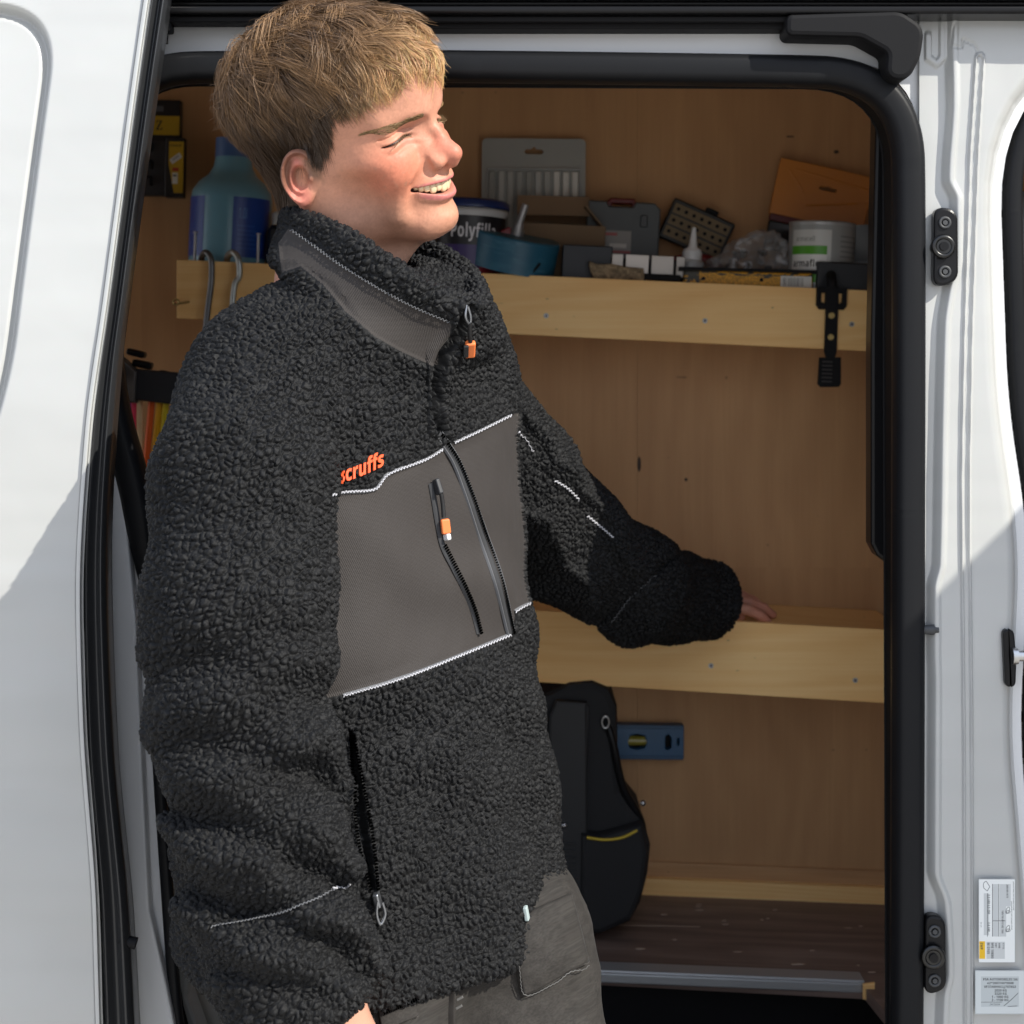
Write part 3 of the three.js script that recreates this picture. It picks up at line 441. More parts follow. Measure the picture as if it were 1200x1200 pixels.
{ // red clamp behind it
  const d = 2.53, b = on(812, d), t = thing('red_clamp', 'red hand clamp half hidden behind the glue bottle', 'clamp', V(b.x, b.y + 0.036, b.z), 0);
  mesh('jaw', [tube([V(-0.052, -0.004, 0), V(-0.03, 0.012, 0), V(0, 0.016, 0), V(0.03, 0.012, 0), V(0.045, -0.004, 0)], 0.0085, 30, 10)], plastic([0.20, 0.008, 0.014], 0.35), t); mesh('pad', box(0.02, 0.012, 0.014, 0.05, -0.012, 0, 0.003), plastic([0.14, 0.008, 0.01]), t);
}
{ // bit index leaning, rows of holes
  const d = 2.56, c = at(816, 270, d), t = thing('drill_bit_index', 'tan and black drill bit holder with rows of holes leaning at an angle', 'bit holder', c, -0.42);
  const w = U(78, d), h = U(50, d), holes = [];
  mesh('frame', box(w, h, 0.014, 0, 0, 0, 0.004), plastic([0.018, 0.018, 0.018], 0.45), t);
  const tan = mat([0.16, 0.11, 0.045], 0.5);
  for (let r = 0; r < 3; r++) { mesh('strip', box(w * 0.9, h * 0.24, 0.004, 0, h * (0.27 - 0.28 * r), 0.0075, 0.001), tan, t); for (let k = 0; k < 7; k++) mesh('hole', cyl(0.0031, 0.0031, 0.001, -w * 0.38 + k * w * 0.127, h * (0.27 - 0.28 * r), 0.0098, 14, [Math.PI / 2, 0, 0]), M.black, t); }
  mesh('latch', box(0.022, 0.008, 0.016, w * 0.1, h * 0.54, 0, 0.002), M.black, t);
}
{ // clear bag of hardware
  const d = 2.49, b = on(878, d), t = thing('bag_of_fittings', 'crumpled clear plastic bag of small metal fittings', 'bag', b, 0);
  const g = new THREE.IcosahedronGeometry(1, 24), p = g.attributes.position;
  for (let i = 0; i < p.count; i++) { const v = V(p.getX(i), p.getY(i), p.getZ(i)); const cr = Math.abs(fbm(v.x * 2.1 + 3, v.y * 2.1, v.z * 2.1, 3)), k = 1 + 0.75 * cr - 0.12; let x = v.x * 0.058 * k, y = v.y * 0.046 * k, z = v.z * 0.034 * k; if (v.y > 0) { x += v.y * 0.014; y *= 1 + 0.35 * v.x; } p.setXYZ(i, x, Math.max(y + 0.048, 0.002), z); }
  g.computeVertexNormals();
  mesh('bag_film', g, mat([0.80, 0.81, 0.82], 0.16, { transmission: 0.86, ior: 1.5, side: THREE.DoubleSide }), t);
  for (let k = 0; k < 16; k++) { const x = lerp(-0.036, 0.036, rnd()), y = 0.022 + 0.042 * rnd(), z = lerp(-0.012, 0.022, rnd()), m = k % 3 ? M.darkgrey : M.zinc; mesh('fitting', k % 2 ? cyl(0.006, 0.006, 0.016, x, y, z, 12, [rnd() * 3, rnd() * 3, 0]) : box(0.014, 0.009, 0.008, x, y, z, 0.001, [rnd() * 3, rnd() * 3, rnd() * 3]), m, t); }
}
{ // orange pouch with a hang slot
  const d = 2.575, c = at(962, 230, d), t = thing('orange_pouch', 'orange plastic pouch with a hang slot and dark red band leaning at a tilt', 'pouch', c, -0.215);
  const w = U(110, d), h = U(66, d), hole = [[-0.008, 0.012], [-0.004, 0.009], [0.020, 0.009], [0.024, 0.012], [0.021, 0.0165], [0.014, 0.0165], [0.008, 0.019], [0.002, 0.0165], [-0.005, 0.0165]];
  const orange = plastic([0.56, 0.20, 0.022], 0.38);
  mesh('pouch', shapeG([[-w / 2, -h / 2], [w / 2, -h / 2], [w / 2 + 0.002, h / 2 - 0.003], [w / 2 - 0.002, h / 2], [0, h / 2 + 0.001], [-w / 2, h / 2]], 0.004, 0.001, [hole]), orange, t);
  for (const [x0, y0, x1, y1] of [[-0.06, 0.03, -0.03, 0.0], [-0.05, 0.034, 0.07, 0.026], [-0.02, -0.02, 0.06, 0.0]]) { const L = Math.hypot(x1 - x0, y1 - y0); mesh('crease', new THREE.CapsuleGeometry(0.0022, L, 4, 8).rotateZ(Math.PI / 2 + Math.atan2(y1 - y0, x1 - x0)).scale(1, 1, 0.6).translate((x0 + x1) / 2, (y0 + y1) / 2, 0.0045), orange, t); }
  mesh('red_band', box(w * 0.99, 0.012, 0.006, 0, -h / 2 - 0.004, 0.003, 0.002), plastic([0.10, 0.008, 0.012], 0.4), t);
  mesh('clear_front', box(w * 0.98, 0.05, 0.012, 0, -h / 2 - 0.034, 0.001, 0.004), plastic([0.03, 0.03, 0.032], 0.2), t);
}
{ // white tin with green bands
  const d = 2.475, b = on(960, d), t = thing('adhesive_tin', 'white tin with two bright green bands on its label', 'tin', b, ROLL);
  const r = U(38, d), H = U(75, d) + 0.012;
  const lab = canvasTex(512, 256, (c, w, h) => { c.fillStyle = '#9a9d9c'; c.fillRect(0, 0, w, h); c.fillStyle = '#c9cbc8'; c.fillRect(20, 20, 220, 216); c.fillStyle = '#4d9a1e'; c.fillRect(20, 84, 200, 34); c.fillRect(20, 196, 200, 34); c.fillStyle = '#e2e3e0'; c.fillRect(20, 118, 200, 78); c.fillStyle = '#1d1f1d'; c.font = 'bold 40px sans-serif'; c.fillText('armaflex', 34, 168); c.font = '20px sans-serif'; c.fillText('520', 170, 190); c.fillStyle = '#6b6e6c'; c.font = '28px sans-serif'; c.fillText('armacell', 50, 66); c.fillStyle = '#16181a'; c.fillRect(222, 150, 40, 106); c.fillStyle = '#7d8080'; for (let k = 0; k < 9; k++) c.fillRect(290, 40 + k * 20, 180 - (k % 3) * 20, 6); });
  mesh('tin', lathe([[0.001, 0], [r, 0], [r * 1.01, 0.002], [r * 1.01, 0.004], [r, 0.006], [r, H - 0.005], [r * 1.015, H - 0.003], [r * 1.01, H], [r * 0.93, H - 0.001], [r * 0.92, H - 0.005], [0.001, H - 0.005]], 48), mat([0.42, 0.43, 0.43], 0.35, { metalness: 0.3 }), t);
  mesh('label', new THREE.CylinderGeometry(r * 1.004, r * 1.004, H - 0.013, 36, 1, true, -1.35, 3.1).translate(0, H / 2, 0), mat('#ffffff', 0.35, { map: lab, side: THREE.DoubleSide }), t);
}
{ // grey packet at the end
  const d = 2.48, b = on(1022, d), t = thing('grey_packet', 'grey packet with small print at the right end of the upper shelf', 'packet', b, 0.02);
  const h = U(84, d), w = U(56, d), lab = canvasTex(256, 300, (c, W, H) => { c.fillStyle = '#4a4d50'; c.fillRect(0, 0, W, H); c.fillStyle = '#6f7376'; c.fillRect(10, 150, 236, 110); c.fillStyle = '#2b2d30'; for (let k = 0; k < 5; k++) c.fillRect(24, 166 + k * 18, 150 + (k % 2) * 40, 5); c.fillStyle = '#1d1e20'; c.fillRect(150, 220, 80, 12); });
  const g = new THREE.BoxGeometry(w, h, 0.03, 8, 12, 2); const p = g.attributes.position; for (let i = 0; i < p.count; i++) { p.setZ(i, p.getZ(i) + 0.006 * Math.sin(p.getY(i) * 40 + p.getX(i) * 50)); if (p.getY(i) > h * 0.3) p.setX(i, p.getX(i) * 0.92 + 0.001); } g.computeVertexNormals();
  mesh('packet', g.translate(0, h / 2, 0), mat('#ffffff', 0.4, { map: lab }), t);
  mesh('blue_base', box(w * 1.02, 0.016, 0.032, 0, 0.02, 0.002, 0.003), plastic([0.05, 0.055, 0.11], 0.4), t);
}
{ // long yellow worn bar with a barcode label
  const d = 2.425, c = at(876, 328, d), t = thing('yellow_level', 'chipped yellow bar with barcode label lying along the shelf front', 'level', c, ROLL + 0.02);
  const w = U(150, d);
  const tx = dataTex(512, 64, (x, y) => { const n = fbm(x / 30, y / 10, 6.6, 4) + (y > 46 ? 0.28 : 0) + (x < 60 ? 0.35 : 0), wn = n > 0.36; const s = 0.9 + 0.25 * noise3(x / 3, y / 3, 2); return wn ? [0.25 * s, 0.24 * s, 0.2 * s] : [0.83 * s, 0.60 * s, 0.09 * s]; }, true);
  const g = new RoundedBoxGeometry(w, 0.024, 0.02, 3, 0.003); const p = g.attributes.position, uv = []; for (let i = 0; i < p.count; i++) uv.push(p.getX(i) / w + 0.5, p.getY(i) / 0.024 + 0.5); g.setAttribute('uv', new THREE.Float32BufferAttribute(uv, 2));
  mesh('bar', g, mat('#ffffff', 0.5, { map: tx }), t);
  mesh('worn_top', box(w * 1.12, 0.006, 0.022, 0.004, 0.0145, -0.003, 0.001), M.black, t);
  const bar = canvasTex(256, 96, (x, W, H) => { x.fillStyle = '#c9cac6'; x.fillRect(0, 0, W, H); x.fillStyle = '#1b1b1b'; let q = 16; for (let k = 0; k < 34; k++) { const l = 1 + hash3(k, 4, 4) % 5; if (k % 2) x.fillRect(q, 14, l, 70); q += l + 2; } });
  mesh('barcode', box(U(36, d), 0.018, 0.0012, w * 0.37, -0.002, 0.0104, 0), mat('#ffffff', 0.45, { map: bar }), t);
  for (const x of [-0.07, 0.02]) mesh('rivet', cyl(0.003, 0.003, 0.001, x, 0.0, 0.0104, 14, [Math.PI / 2, 0, 0]), M.black, t);
}
{ // dark box with a folded strap over it; the strap's rubber clip hangs over the lip
  const d = 2.44, b = on(986, d), h = U(28, d) + 0.012; const o = mesh('dark_case', [box(U(66, d), h, 0.05, 0, h / 2, 0, 0.003)], plastic([0.014, 0.016, 0.02], 0.5)); o.position.copy(b); o.rotation.z = ROLL; tag(o, 'low black case at the right end of the shelf under the folded strap', 'case');
  const t = thing('rubber_strap', 'black rubber strap screwed over the right end of the upper shelf lip', 'strap', at(974, 350, ZS - 0.004), -0.035);
  const z = 0.0;
  const q = (x, y) => [U(x - 974, ZS), -U(y - 350, ZS)];
  mesh('buckle', shapeG([q(957, 338), q(957, 358), q(960, 362), q(988, 362), q(991, 358), q(991, 338)], 0.005, 0.001, [[q(961, 343), q(961, 355), q(967, 357), q(967, 343)], [q(981, 343), q(981, 357), q(987, 355), q(987, 343)]]), M.black, t);
  mesh('band', [shapeG([q(968, 336), q(968, 412), q(972, 424), q(978, 424), q(981, 412), q(981, 336)], 0.004, 0.001).translate(0, 0, 0.002), tube([V(...q(974, 338), 0.004), V(q(974, 330)[0], q(974, 330)[1], 0.002), V(q(976, 324)[0], q(974, 322)[1], -0.02), V(q(984, 322)[0], q(974, 322)[1], -0.05)], 0.008, 20, 8)], M.black, t);
  mesh('comb_end', shapeG([q(963, 420), q(962, 450), q(965, 453), q(985, 452), q(987, 449), q(986, 419)], 0.007, 0.0012), M.black, t);
  for (let k = 0; k < 6; k++) mesh('tooth', box(U(12, ZS), 0.0025, 0.003, q(971, 0)[0], q(0, 424 + k * 4.6)[1], 0.0085, 0.0008), mat([0.035, 0.03, 0.028], 0.5), t);
  for (const y of [370, 395]) mesh('screw', [cyl(0.0048, 0.0048, 0.002, q(974, 0)[0], q(0, y)[1], 0.0075, 16, [Math.PI / 2, 0, 0]), new THREE.TorusGeometry(0.0032, 0.0012, 8, 16).translate(q(974, 0)[0], q(0, y)[1], 0.0085)], M.brass, t);
}
// nails, hooks and a screw eye at the left end of the lip
for (const [x, y0, lab] of [[230, 272, 'leftmost upright nail standing in the shelf lip by the blue jug'], [304, 274, 'second upright nail standing in the shelf lip, nearer the collar']]) {
  const a = at(x, y0, 2.41), b = at(x - 2, 310, 2.41), h = a.y - b.y; const t = thing('nail', lab, 'nail', V(b.x, b.y, b.z), -0.03, 'nails standing in the shelf lip');
  mesh('shank', cyl(0.0022, 0.0022, h, 0, h / 2, 0, 10), M.zinc, t); mesh('head', cyl(0.0042, 0.0038, 0.0018, 0, h, 0, 14), M.zinc, t);
}
for (const [x0, x1, y1, col, lab] of [[236, 247, 374, [0.16, 0.165, 0.17], 'dark steel hook hanging over the shelf lip'], [266, 279, 346, [0.42, 0.45, 0.44], 'pale galvanised hook hanging over the shelf lip']]) {
  const d = 2.385, pts = [at(x0, 308, 2.42), at(x0 + 1, 300, 2.405), at(lerp(x0, x1, 0.55), 296, 2.39), at(x1, 303, d), at(x1 + 1, 325, d), at(x1 - 3, y1 - 15, d), at(x1 - 8, y1 + 30, d)];
  tag(mesh('metal_hook', tube(pts, 0.0048, 60, 12), mat(col, 0.35, { metalness: 0.8 })), lab, 'hook', 'steel hooks over the shelf lip');
}
{ const a = at(206, 354, 2.395), t = thing('screw_eye', 'small brass screw eye in the left end of the upper shelf lip', 'screw eye', a); mesh('eye', new THREE.TorusGeometry(0.0042, 0.0015, 8, 18), M.brass, t); mesh('shank', cyl(0.0014, 0.0014, 0.018, 0.012, -0.001, 0, 8, [0, 0, Math.PI / 2 + 0.15]), M.brass, t); }
{ // two black and yellow packs on the wall at the far left
  const d = 2.58, c = at(190, 172, d), t = thing('tape_pack', 'black hanging pack with a yellow band, back one by the door edge', 'package', c, -0.02);
  const q = (x, y) => [U(x - 190, d), -U(y - 172, d)];
  const lab = canvasTex(256, 512, (x, w, h) => { x.fillStyle = '#16171a'; x.fillRect(0, 0, w, h); x.fillStyle = '#b0901c'; x.fillRect(0, 84, w, 104); x.fillStyle = '#1a1a1a'; x.font = 'bold 70px serif'; x.fillText('Z', 100, 160); x.fillStyle = '#2e3136'; x.fillRect(0, 220, w, 292); x.fillStyle = '#55585d'; x.fillRect(90, 30, 60, 30); });
  const w = U(46, d), h = U(112, d);
  mesh('pack', box(w, h, 0.022, q(189, 0)[0], q(0, 174)[1], 0, 0.002), mat([0.012, 0.012, 0.014], 0.45), t);
  mesh('card', box(w * 0.98, h * 0.98, 0.001, q(189, 0)[0], q(0, 174)[1], 0.0118, 0), mat('#ffffff', 0.45, { map: lab }), t);
  for (const y of [174, 195, 214]) mesh('clip', [box(0.013, 0.004, 0.006, q(176, 0)[0], q(0, y - 5)[1], 0.015, 0.001), box(0.004, 0.014, 0.006, q(180, 0)[0], q(0, y)[1], 0.015, 0.001)], M.black, t);
  const d2 = 2.555, c2 = at(206, 197, d2), t2 = thing('blade_pack', 'smaller black and yellow pack hooked in front of the banded pack', 'package', c2, -0.02);
  const lab2 = canvasTex(160, 512, (x, w, h) => { x.fillStyle = '#b8951a'; x.fillRect(0, 0, w, h); x.fillStyle = '#1b1b1b'; x.font = 'bold 32px sans-serif'; x.fillText('STANLEY', 6, 50); x.save(); x.translate(80, 170); x.rotate(-0.6); x.fillStyle = '#c8c8c4'; x.fillRect(-66, -32, 130, 56); x.fillStyle = '#555'; x.fillRect(-40, -14, 80, 8); x.restore(); x.fillStyle = '#a52a20'; x.fillRect(40, 260, 70, 34); x.fillStyle = '#d4d2c8'; x.fillRect(40, 310, 60, 110); x.fillStyle = '#1d1d1d'; x.beginPath(); x.moveTo(0, 230); x.lineTo(60, 512); x.lineTo(0, 512); x.fill(); x.fillRect(48, 330, 40, 16); });
  mesh('pack', box(U(22, d2), U(70, d2), 0.02, 0, 0, 0, 0.002), mat([0.012, 0.012, 0.013], 0.45), t2);
  mesh('card', box(U(17, d2), U(60, d2), 0.001, U(2, d2), 0, 0.0108, 0), mat('#ffffff', 0.45, { map: lab2 }), t2);
}
{ // pouch of coloured pencils at the left edge
  const d = 2.30, t = thing('pencil_roll', 'black webbing holder with a battered metal end above bright coloured rods', 'holder', at(175, 445, d));
  const q = (x, y) => [U(x - 175, d), -U(y - 445, d)];
  mesh('webbing', shapeG([q(160, 434), q(164, 466), q(230, 474), q(236, 440), q(200, 438)], 0.02, 0.003), mat([0.014, 0.016, 0.02], 0.6), t);
  mesh('metal_end', shapeG([q(140, 418), q(146, 420), q(163, 436), q(162, 470), q(142, 468)], 0.028, 0.002), mat('#ffffff', 0.5, { metalness: 0.5, map: dataTex(64, 64, (x, y) => { const n = 0.45 + 0.4 * fbm(x / 4, y / 14, 2, 4); return [n, n * 0.98, n * 0.95]; }, true) }), t);
  mesh('clip', [box(0.028, 0.010, 0.02, q(160, 0)[0], q(0, 414)[1], 0, 0.004, [0, 0, -0.25]), box(0.030, 0.011, 0.018, q(168, 0)[0], q(0, 427)[1], 0.004, 0.004, [0, 0, -0.2])], M.gloss, t);
  mesh('wire_loop', tube([V(...q(184, 446), 0.004), V(...q(188, 436), 0.008), V(...q(205, 438), 0.012), V(...q(230, 446), 0.010)], 0.0022, 30, 8), M.gloss, t);
  const rods = [[143, 137, 470, 520, [0.10, 0.13, 0.75], 'blue'], [152, 147, 470, 530, [0.72, 0.10, 0.70], 'magenta'], [158, 155, 470, 545, [0.85, 0.05, 0.12], 'red'], [163, 165, 466, 560, [0.85, 0.62, 0.34], 'pale wooden'], [178, 167, 474, 590, [0.85, 0.13, 0.015], 'orange'], [187, 174, 474, 600, [0.85, 0.42, 0.01], 'amber'], [195, 181, 474, 600, [0.80, 0.62, 0.02], 'yellow']];
  for (const [x0, x1, y0, y1, c, n] of rods) { const a = at(x0, y0 - 6, d - 0.006), b = at(x1, y1, d + 0.01), L = a.distanceTo(b); const g = new THREE.CylinderGeometry(0.0052, 0.0052, L, 6); g.applyQuaternion(new THREE.Quaternion().setFromUnitVectors(V(0, 1, 0), a.clone().sub(b).normalize())); const m = a.clone().add(b).multiplyScalar(0.5); const o = mesh('coloured_rod', g, plastic(c, 0.4)); o.position.copy(m); tag(o, n + ' rod hanging from the black webbing holder by the door', 'rod', 'coloured rods under the webbing holder'); }
}
// spirit level on the back wall and the tool bag on the floor
{
  const d = 2.585, c = at(757, 868, d), t = thing('spirit_level', 'blue box spirit level with yellow vial hung on the back wall', 'spirit level', c, -0.01);
  const w = U(86, d), h = U(36, d), blue = plastic([0.012, 0.085, 0.19], 0.35);
  const g = shapeG([[-w / 2 - 0.12, -h / 2], [w / 2, -h / 2], [w / 2, h / 2], [-w / 2 - 0.12, h / 2]], 0.018, 0.001, [[[-0.024, -0.013], [-0.012, -0.017], [0.002, -0.013], [0.006, 0], [0.002, 0.013], [-0.012, 0.017], [-0.024, 0.013], [-0.028, 0]].map(([x, y]) => [x - 0.004, y * 0.85]), [[0.030, -0.012], [0.036, -0.014], [0.042, -0.010], [0.042, 0.008], [0.036, 0.015], [0.030, 0.010]], [[0.050, -0.006], [0.055, -0.006], [0.055, 0.008], [0.050, 0.008]]]).translate(0, 0, -0.009);
  mesh('body', g, blue, t); mesh('flange', [box(w + 0.12, 0.006, 0.022, -0.06, h / 2, 0.001, 0.001), box(w + 0.12, 0.006, 0.022, -0.06, -h / 2, 0.001, 0.001)], plastic([0.014, 0.07, 0.15], 0.4), t);
  mesh('vial', cyl(0.008, 0.008, 0.034, -0.015, 0, 0, 18, [0, 0, Math.PI / 2]), plastic([0.30, 0.26, 0.04], 0.15), t); mesh('backing', box(w * 0.96, h * 0.86, 0.003, 0, 0, -0.010, 0), M.black, t);
}
{
  const d = 2.46, b = at(690, 1092, d); b.y = 1.45 - 0.889 - 0.04 * (b.x - 0.18) + 0.0125; const t = thing('tool_bag', 'upright black tool bag with yellow trimmed side pocket on the van floor', 'bag', b, 0);
  const q = (x, y) => [U(x - 690, d), -U(y - 1092, d)];
  const fabric = mat([0.010, 0.0105, 0.012], 0.75), sheet = mat([0.015, 0.016, 0.018], 0.55);
  const prof = [q(560, 1086), q(560, 900), q(600, 850), q(650, 832), q(668, 822), q(690, 820), q(704, 826), q(711, 842), q(712, 900), q(716, 940), q(728, 958), q(742, 975), q(749, 1000), q(746, 1030), q(738, 1062), q(728, 1080), q(700, 1092), q(600, 1092)];
  mesh('bag_body', shapeG(prof, 0.14, 0.012).translate(0, 0, -0.08), fabric, t);
  mesh('front_panel', shapeG([q(643, 1092), q(645, 850), q(652, 834), q(682, 836), q(683, 1092)], 0.012, 0.004).translate(0, 0, 0.072), sheet, t);
  mesh('piping', [tube([V(...q(686, 838), 0.078), V(...q(684, 900), 0.082), V(...q(681, 980), 0.082), V(...q(680, 1086), 0.08)], 0.003, 40, 8), tube([V(...q(652, 836), 0.082), V(...q(646, 900), 0.084), V(...q(645, 960), 0.084)], 0.002, 30, 8)], sheet, t);
  mesh('side_pocket', shapeG([q(684, 986), q(700, 988), q(742, 976), q(747, 1000), q(742, 1040), q(730, 1070), q(700, 1085), q(684, 1085)], 0.03, 0.008).translate(0, 0, 0.062), fabric, t);
  mesh('yellow_trim', tube([V(...q(684, 982), 0.102), V(...q(704, 984), 0.104), V(...q(724, 982), 0.102), V(...q(741, 975), 0.098)], 0.0022, 30, 8), plastic([0.50, 0.36, 0.02], 0.5), t);
  for (let k = 0; k < 13; k++) mesh('foot_rib', box(0.024, 0.0035, 0.006, q(664, 0)[0], q(0, 992 + k * 7.6)[1], 0.088, 0.001), sheet, t);
  for (const [x, y] of [[659, 971], [748, 946]]) mesh('stud', new THREE.SphereGeometry(0.0045, 14, 10).translate(...q(x, y), 0.09), M.steel, t);
  mesh('handle', tube([V(...q(700, 848), 0.06), V(...q(712, 870), 0.075), V(...q(726, 930), 0.07), V(...q(748, 975), 0.06), V(...q(750, 1010), 0.05), V(...q(742, 1050), 0.05)], 0.006, 50, 10), M.gloss, t);
  mesh('ring', new THREE.TorusGeometry(0.009, 0.0018, 8, 20).scale(0.6, 1, 1).translate(...q(706, 856), 0.082), M.steel, t);
}

const HEADH = 0.0012, HAIRN = 38000, JH = 0.004, JSPLIT = 2;       // mesh steps in metres, strands, subdivision steps

// ---------- implicit surfaces: the person's body and clothes are meshed from smooth distance fields ----------
const hyp = Math.hypot;
const smin = (a, b, k) => { const h = Math.max(k - Math.abs(a - b), 0) / k; return Math.min(a, b) - h * h * k * 0.25; };
const smax = (a, b, k) => -smin(-a, -b, k);
const ell = (x, y, z, cx, cy, cz, rx, ry, rz) => { x -= cx; y -= cy; z -= cz; const k0 = Math.sqrt((x / rx) ** 2 + (y / ry) ** 2 + (z / rz) ** 2), k1 = Math.sqrt((x / rx / rx) ** 2 + (y / ry / ry) ** 2 + (z / rz / rz) ** 2); return k1 < 1e-9 ? -Math.min(rx, ry, rz) : k0 * (k0 - 1) / k1; };
const cap = (x, y, z, ax, ay, az, bx, by, bz, r0, r1) => { const ux = bx - ax, uy = by - ay, uz = bz - az, vx = x - ax, vy = y - ay, vz = z - az, t = clamp((vx * ux + vy * uy + vz * uz) / (ux * ux + uy * uy + uz * uz)); return Math.sqrt((vx - ux * t) ** 2 + (vy - uy * t) ** 2 + (vz - uz * t) ** 2) - (r0 + (r1 - r0) * t); };
const chain = (pts, k) => (x, y, z) => { let d = 1e9; for (let i = 0; i < pts.length - 1; i++) { const a = pts[i], b = pts[i + 1], e = cap(x, y, z, a[0], a[1], a[2], b[0], b[1], b[2], a[3], b[3]); d = i ? smin(d, e, k) : e; } return d; };
function meshSDF(f, lo, hi, h) {                               // surface nets, blocks far from the surface are skipped
  const B = 8, n = [0, 1, 2].map((k) => Math.ceil((hi[k] - lo[k]) / h / B) * B + 1), [nx, ny, nz] = n, sl = nx * ny;
  const val = new Float32Array(nx * ny * nz).fill(1e3), got = new Uint8Array(nx * ny * nz);
  const near = [], R = B * h * 0.87;
  for (let k = 0; k < nz - 1; k += B) for (let j = 0; j < ny - 1; j += B) for (let i = 0; i < nx - 1; i += B) {
    const d = f(lo[0] + (i + B / 2) * h, lo[1] + (j + B / 2) * h, lo[2] + (k + B / 2) * h);
    if (Math.abs(d) > R * 1.9 + 0.01) { const s = d < 0 ? -1e3 : 1e3; if (s < 0) for (let c = k; c <= k + B; c++) for (let b = j; b <= j + B; b++) for (let a = i; a <= i + B; a++) { const q = a + b * nx + c * sl; if (!got[q]) val[q] = s; } continue; }
    near.push(i, j, k);
    for (let c = k; c <= k + B; c++) for (let b = j; b <= j + B; b++) for (let a = i; a <= i + B; a++) { const q = a + b * nx + c * sl; if (!got[q]) { got[q] = 1; val[q] = f(lo[0] + a * h, lo[1] + b * h, lo[2] + c * h); } }
  }
  const vid = new Map(), pos = [], idx = [];
  const E = [[0, 1], [2, 3], [4, 5], [6, 7], [0, 2], [1, 3], [4, 6], [5, 7], [0, 4], [1, 5], [2, 6], [3, 7]];
  const v8 = new Float64Array(8);
  for (let m = 0; m < near.length; m += 3) for (let c = near[m + 2]; c < near[m + 2] + B; c++) for (let b = near[m + 1]; b < near[m + 1] + B; b++) for (let a = near[m]; a < near[m] + B; a++) {
    const q = a + b * nx + c * sl; let mask = 0;
    for (let t = 0; t < 8; t++) { const v = val[q + (t & 1) + ((t >> 1) & 1) * nx + (t >> 2) * sl]; v8[t] = v; if (v < 0) mask |= 1 << t; }
    if (mask === 0 || mask === 255) continue;
    let sx = 0, sy = 0, sz = 0, cnt = 0;
    for (const [p, r] of E) { const A = v8[p], Bv = v8[r]; if ((A < 0) === (Bv < 0)) continue; const t = A / (A - Bv); sx += (p & 1) + t * ((r & 1) - (p & 1)); sy += ((p >> 1) & 1) + t * (((r >> 1) & 1) - ((p >> 1) & 1)); sz += (p >> 2) + t * ((r >> 2) - (p >> 2)); cnt++; }
    vid.set(q, pos.length / 3); pos.push(lo[0] + (a + sx / cnt) * h, lo[1] + (b + sy / cnt) * h, lo[2] + (c + sz / cnt) * h);
  }
  const st = [1, nx, sl];
  for (const q of vid.keys()) for (let ax = 0; ax < 3; ax++) {
    const v0 = val[q], v1 = val[q + st[ax]]; if ((v0 < 0) === (v1 < 0)) continue;
    const u = st[(ax + 1) % 3], w = st[(ax + 2) % 3], i0 = vid.get(q), i1 = vid.get(q - u), i2 = vid.get(q - u - w), i3 = vid.get(q - w);
    if (i1 === undefined || i2 === undefined || i3 === undefined) continue;
    if (v0 < 0) idx.push(i0, i1, i2, i0, i2, i3); else idx.push(i0, i2, i1, i0, i3, i2);
  }
  return { pos, idx };
}
function grad(f, x, y, z, e = 0.0015) { const a = f(x + e, y, z) - f(x - e, y, z), b = f(x, y + e, z) - f(x, y - e, z), c = f(x, y, z + e) - f(x, y, z - e), l = Math.sqrt(a * a + b * b + c * c) || 1; return [a / l, b / l, c / l]; }
function geo(m, color) { const g = new THREE.BufferGeometry(); g.setAttribute('position', new THREE.Float32BufferAttribute(m.pos, 3)); g.setIndex(m.idx); g.computeVertexNormals(); if (color) { const c = []; for (let i = 0; i < m.pos.length; i += 3) c.push(...color(m.pos[i], m.pos[i + 1], m.pos[i + 2])); g.setAttribute('color', new THREE.Float32BufferAttribute(c, 3)); } return g; }
function split(m, want) {                                      // one step of subdivision where want(triangle) holds, without cracks
  const { pos, idx } = m, mid = new Map(), N = idx.length / 3, key = (a, b) => a < b ? a * 4194304 + b : b * 4194304 + a, out = [];
  for (let t = 0; t < N; t++) if (want(idx[3 * t], idx[3 * t + 1], idx[3 * t + 2])) for (let e = 0; e < 3; e++) { const a = idx[3 * t + e], b = idx[3 * t + (e + 1) % 3], k = key(a, b); if (!mid.has(k)) { mid.set(k, pos.length / 3); pos.push((pos[3 * a] + pos[3 * b]) / 2, (pos[3 * a + 1] + pos[3 * b + 1]) / 2, (pos[3 * a + 2] + pos[3 * b + 2]) / 2); } }
  for (let t = 0; t < N; t++) {
    const v = [idx[3 * t], idx[3 * t + 1], idx[3 * t + 2]], e = [0, 1, 2].map((k) => mid.get(key(v[k], v[(k + 1) % 3]))), n = e.filter((q) => q !== undefined).length;
    if (n === 0) out.push(...v);
    else if (n === 3) out.push(v[0], e[0], e[2], e[0], v[1], e[1], e[2], e[1], v[2], e[0], e[1], e[2]);
    else if (n === 1) { const k = e.findIndex((q) => q !== undefined), a = v[k], b = v[(k + 1) % 3], c = v[(k + 2) % 3]; out.push(a, e[k], c, e[k], b, c); }
    else { const k = e.findIndex((q) => q === undefined), a = v[k], b = v[(k + 1) % 3], c = v[(k + 2) % 3], eb = e[(k + 1) % 3], ec = e[(k + 2) % 3]; out.push(c, ec, eb, ec, a, b, ec, b, eb); }
  }
  return { pos, idx: out };
}
const toPx = (x, y, z) => [600 + x / -z * FOC, HOR - (y - EYE) / -z * FOC];
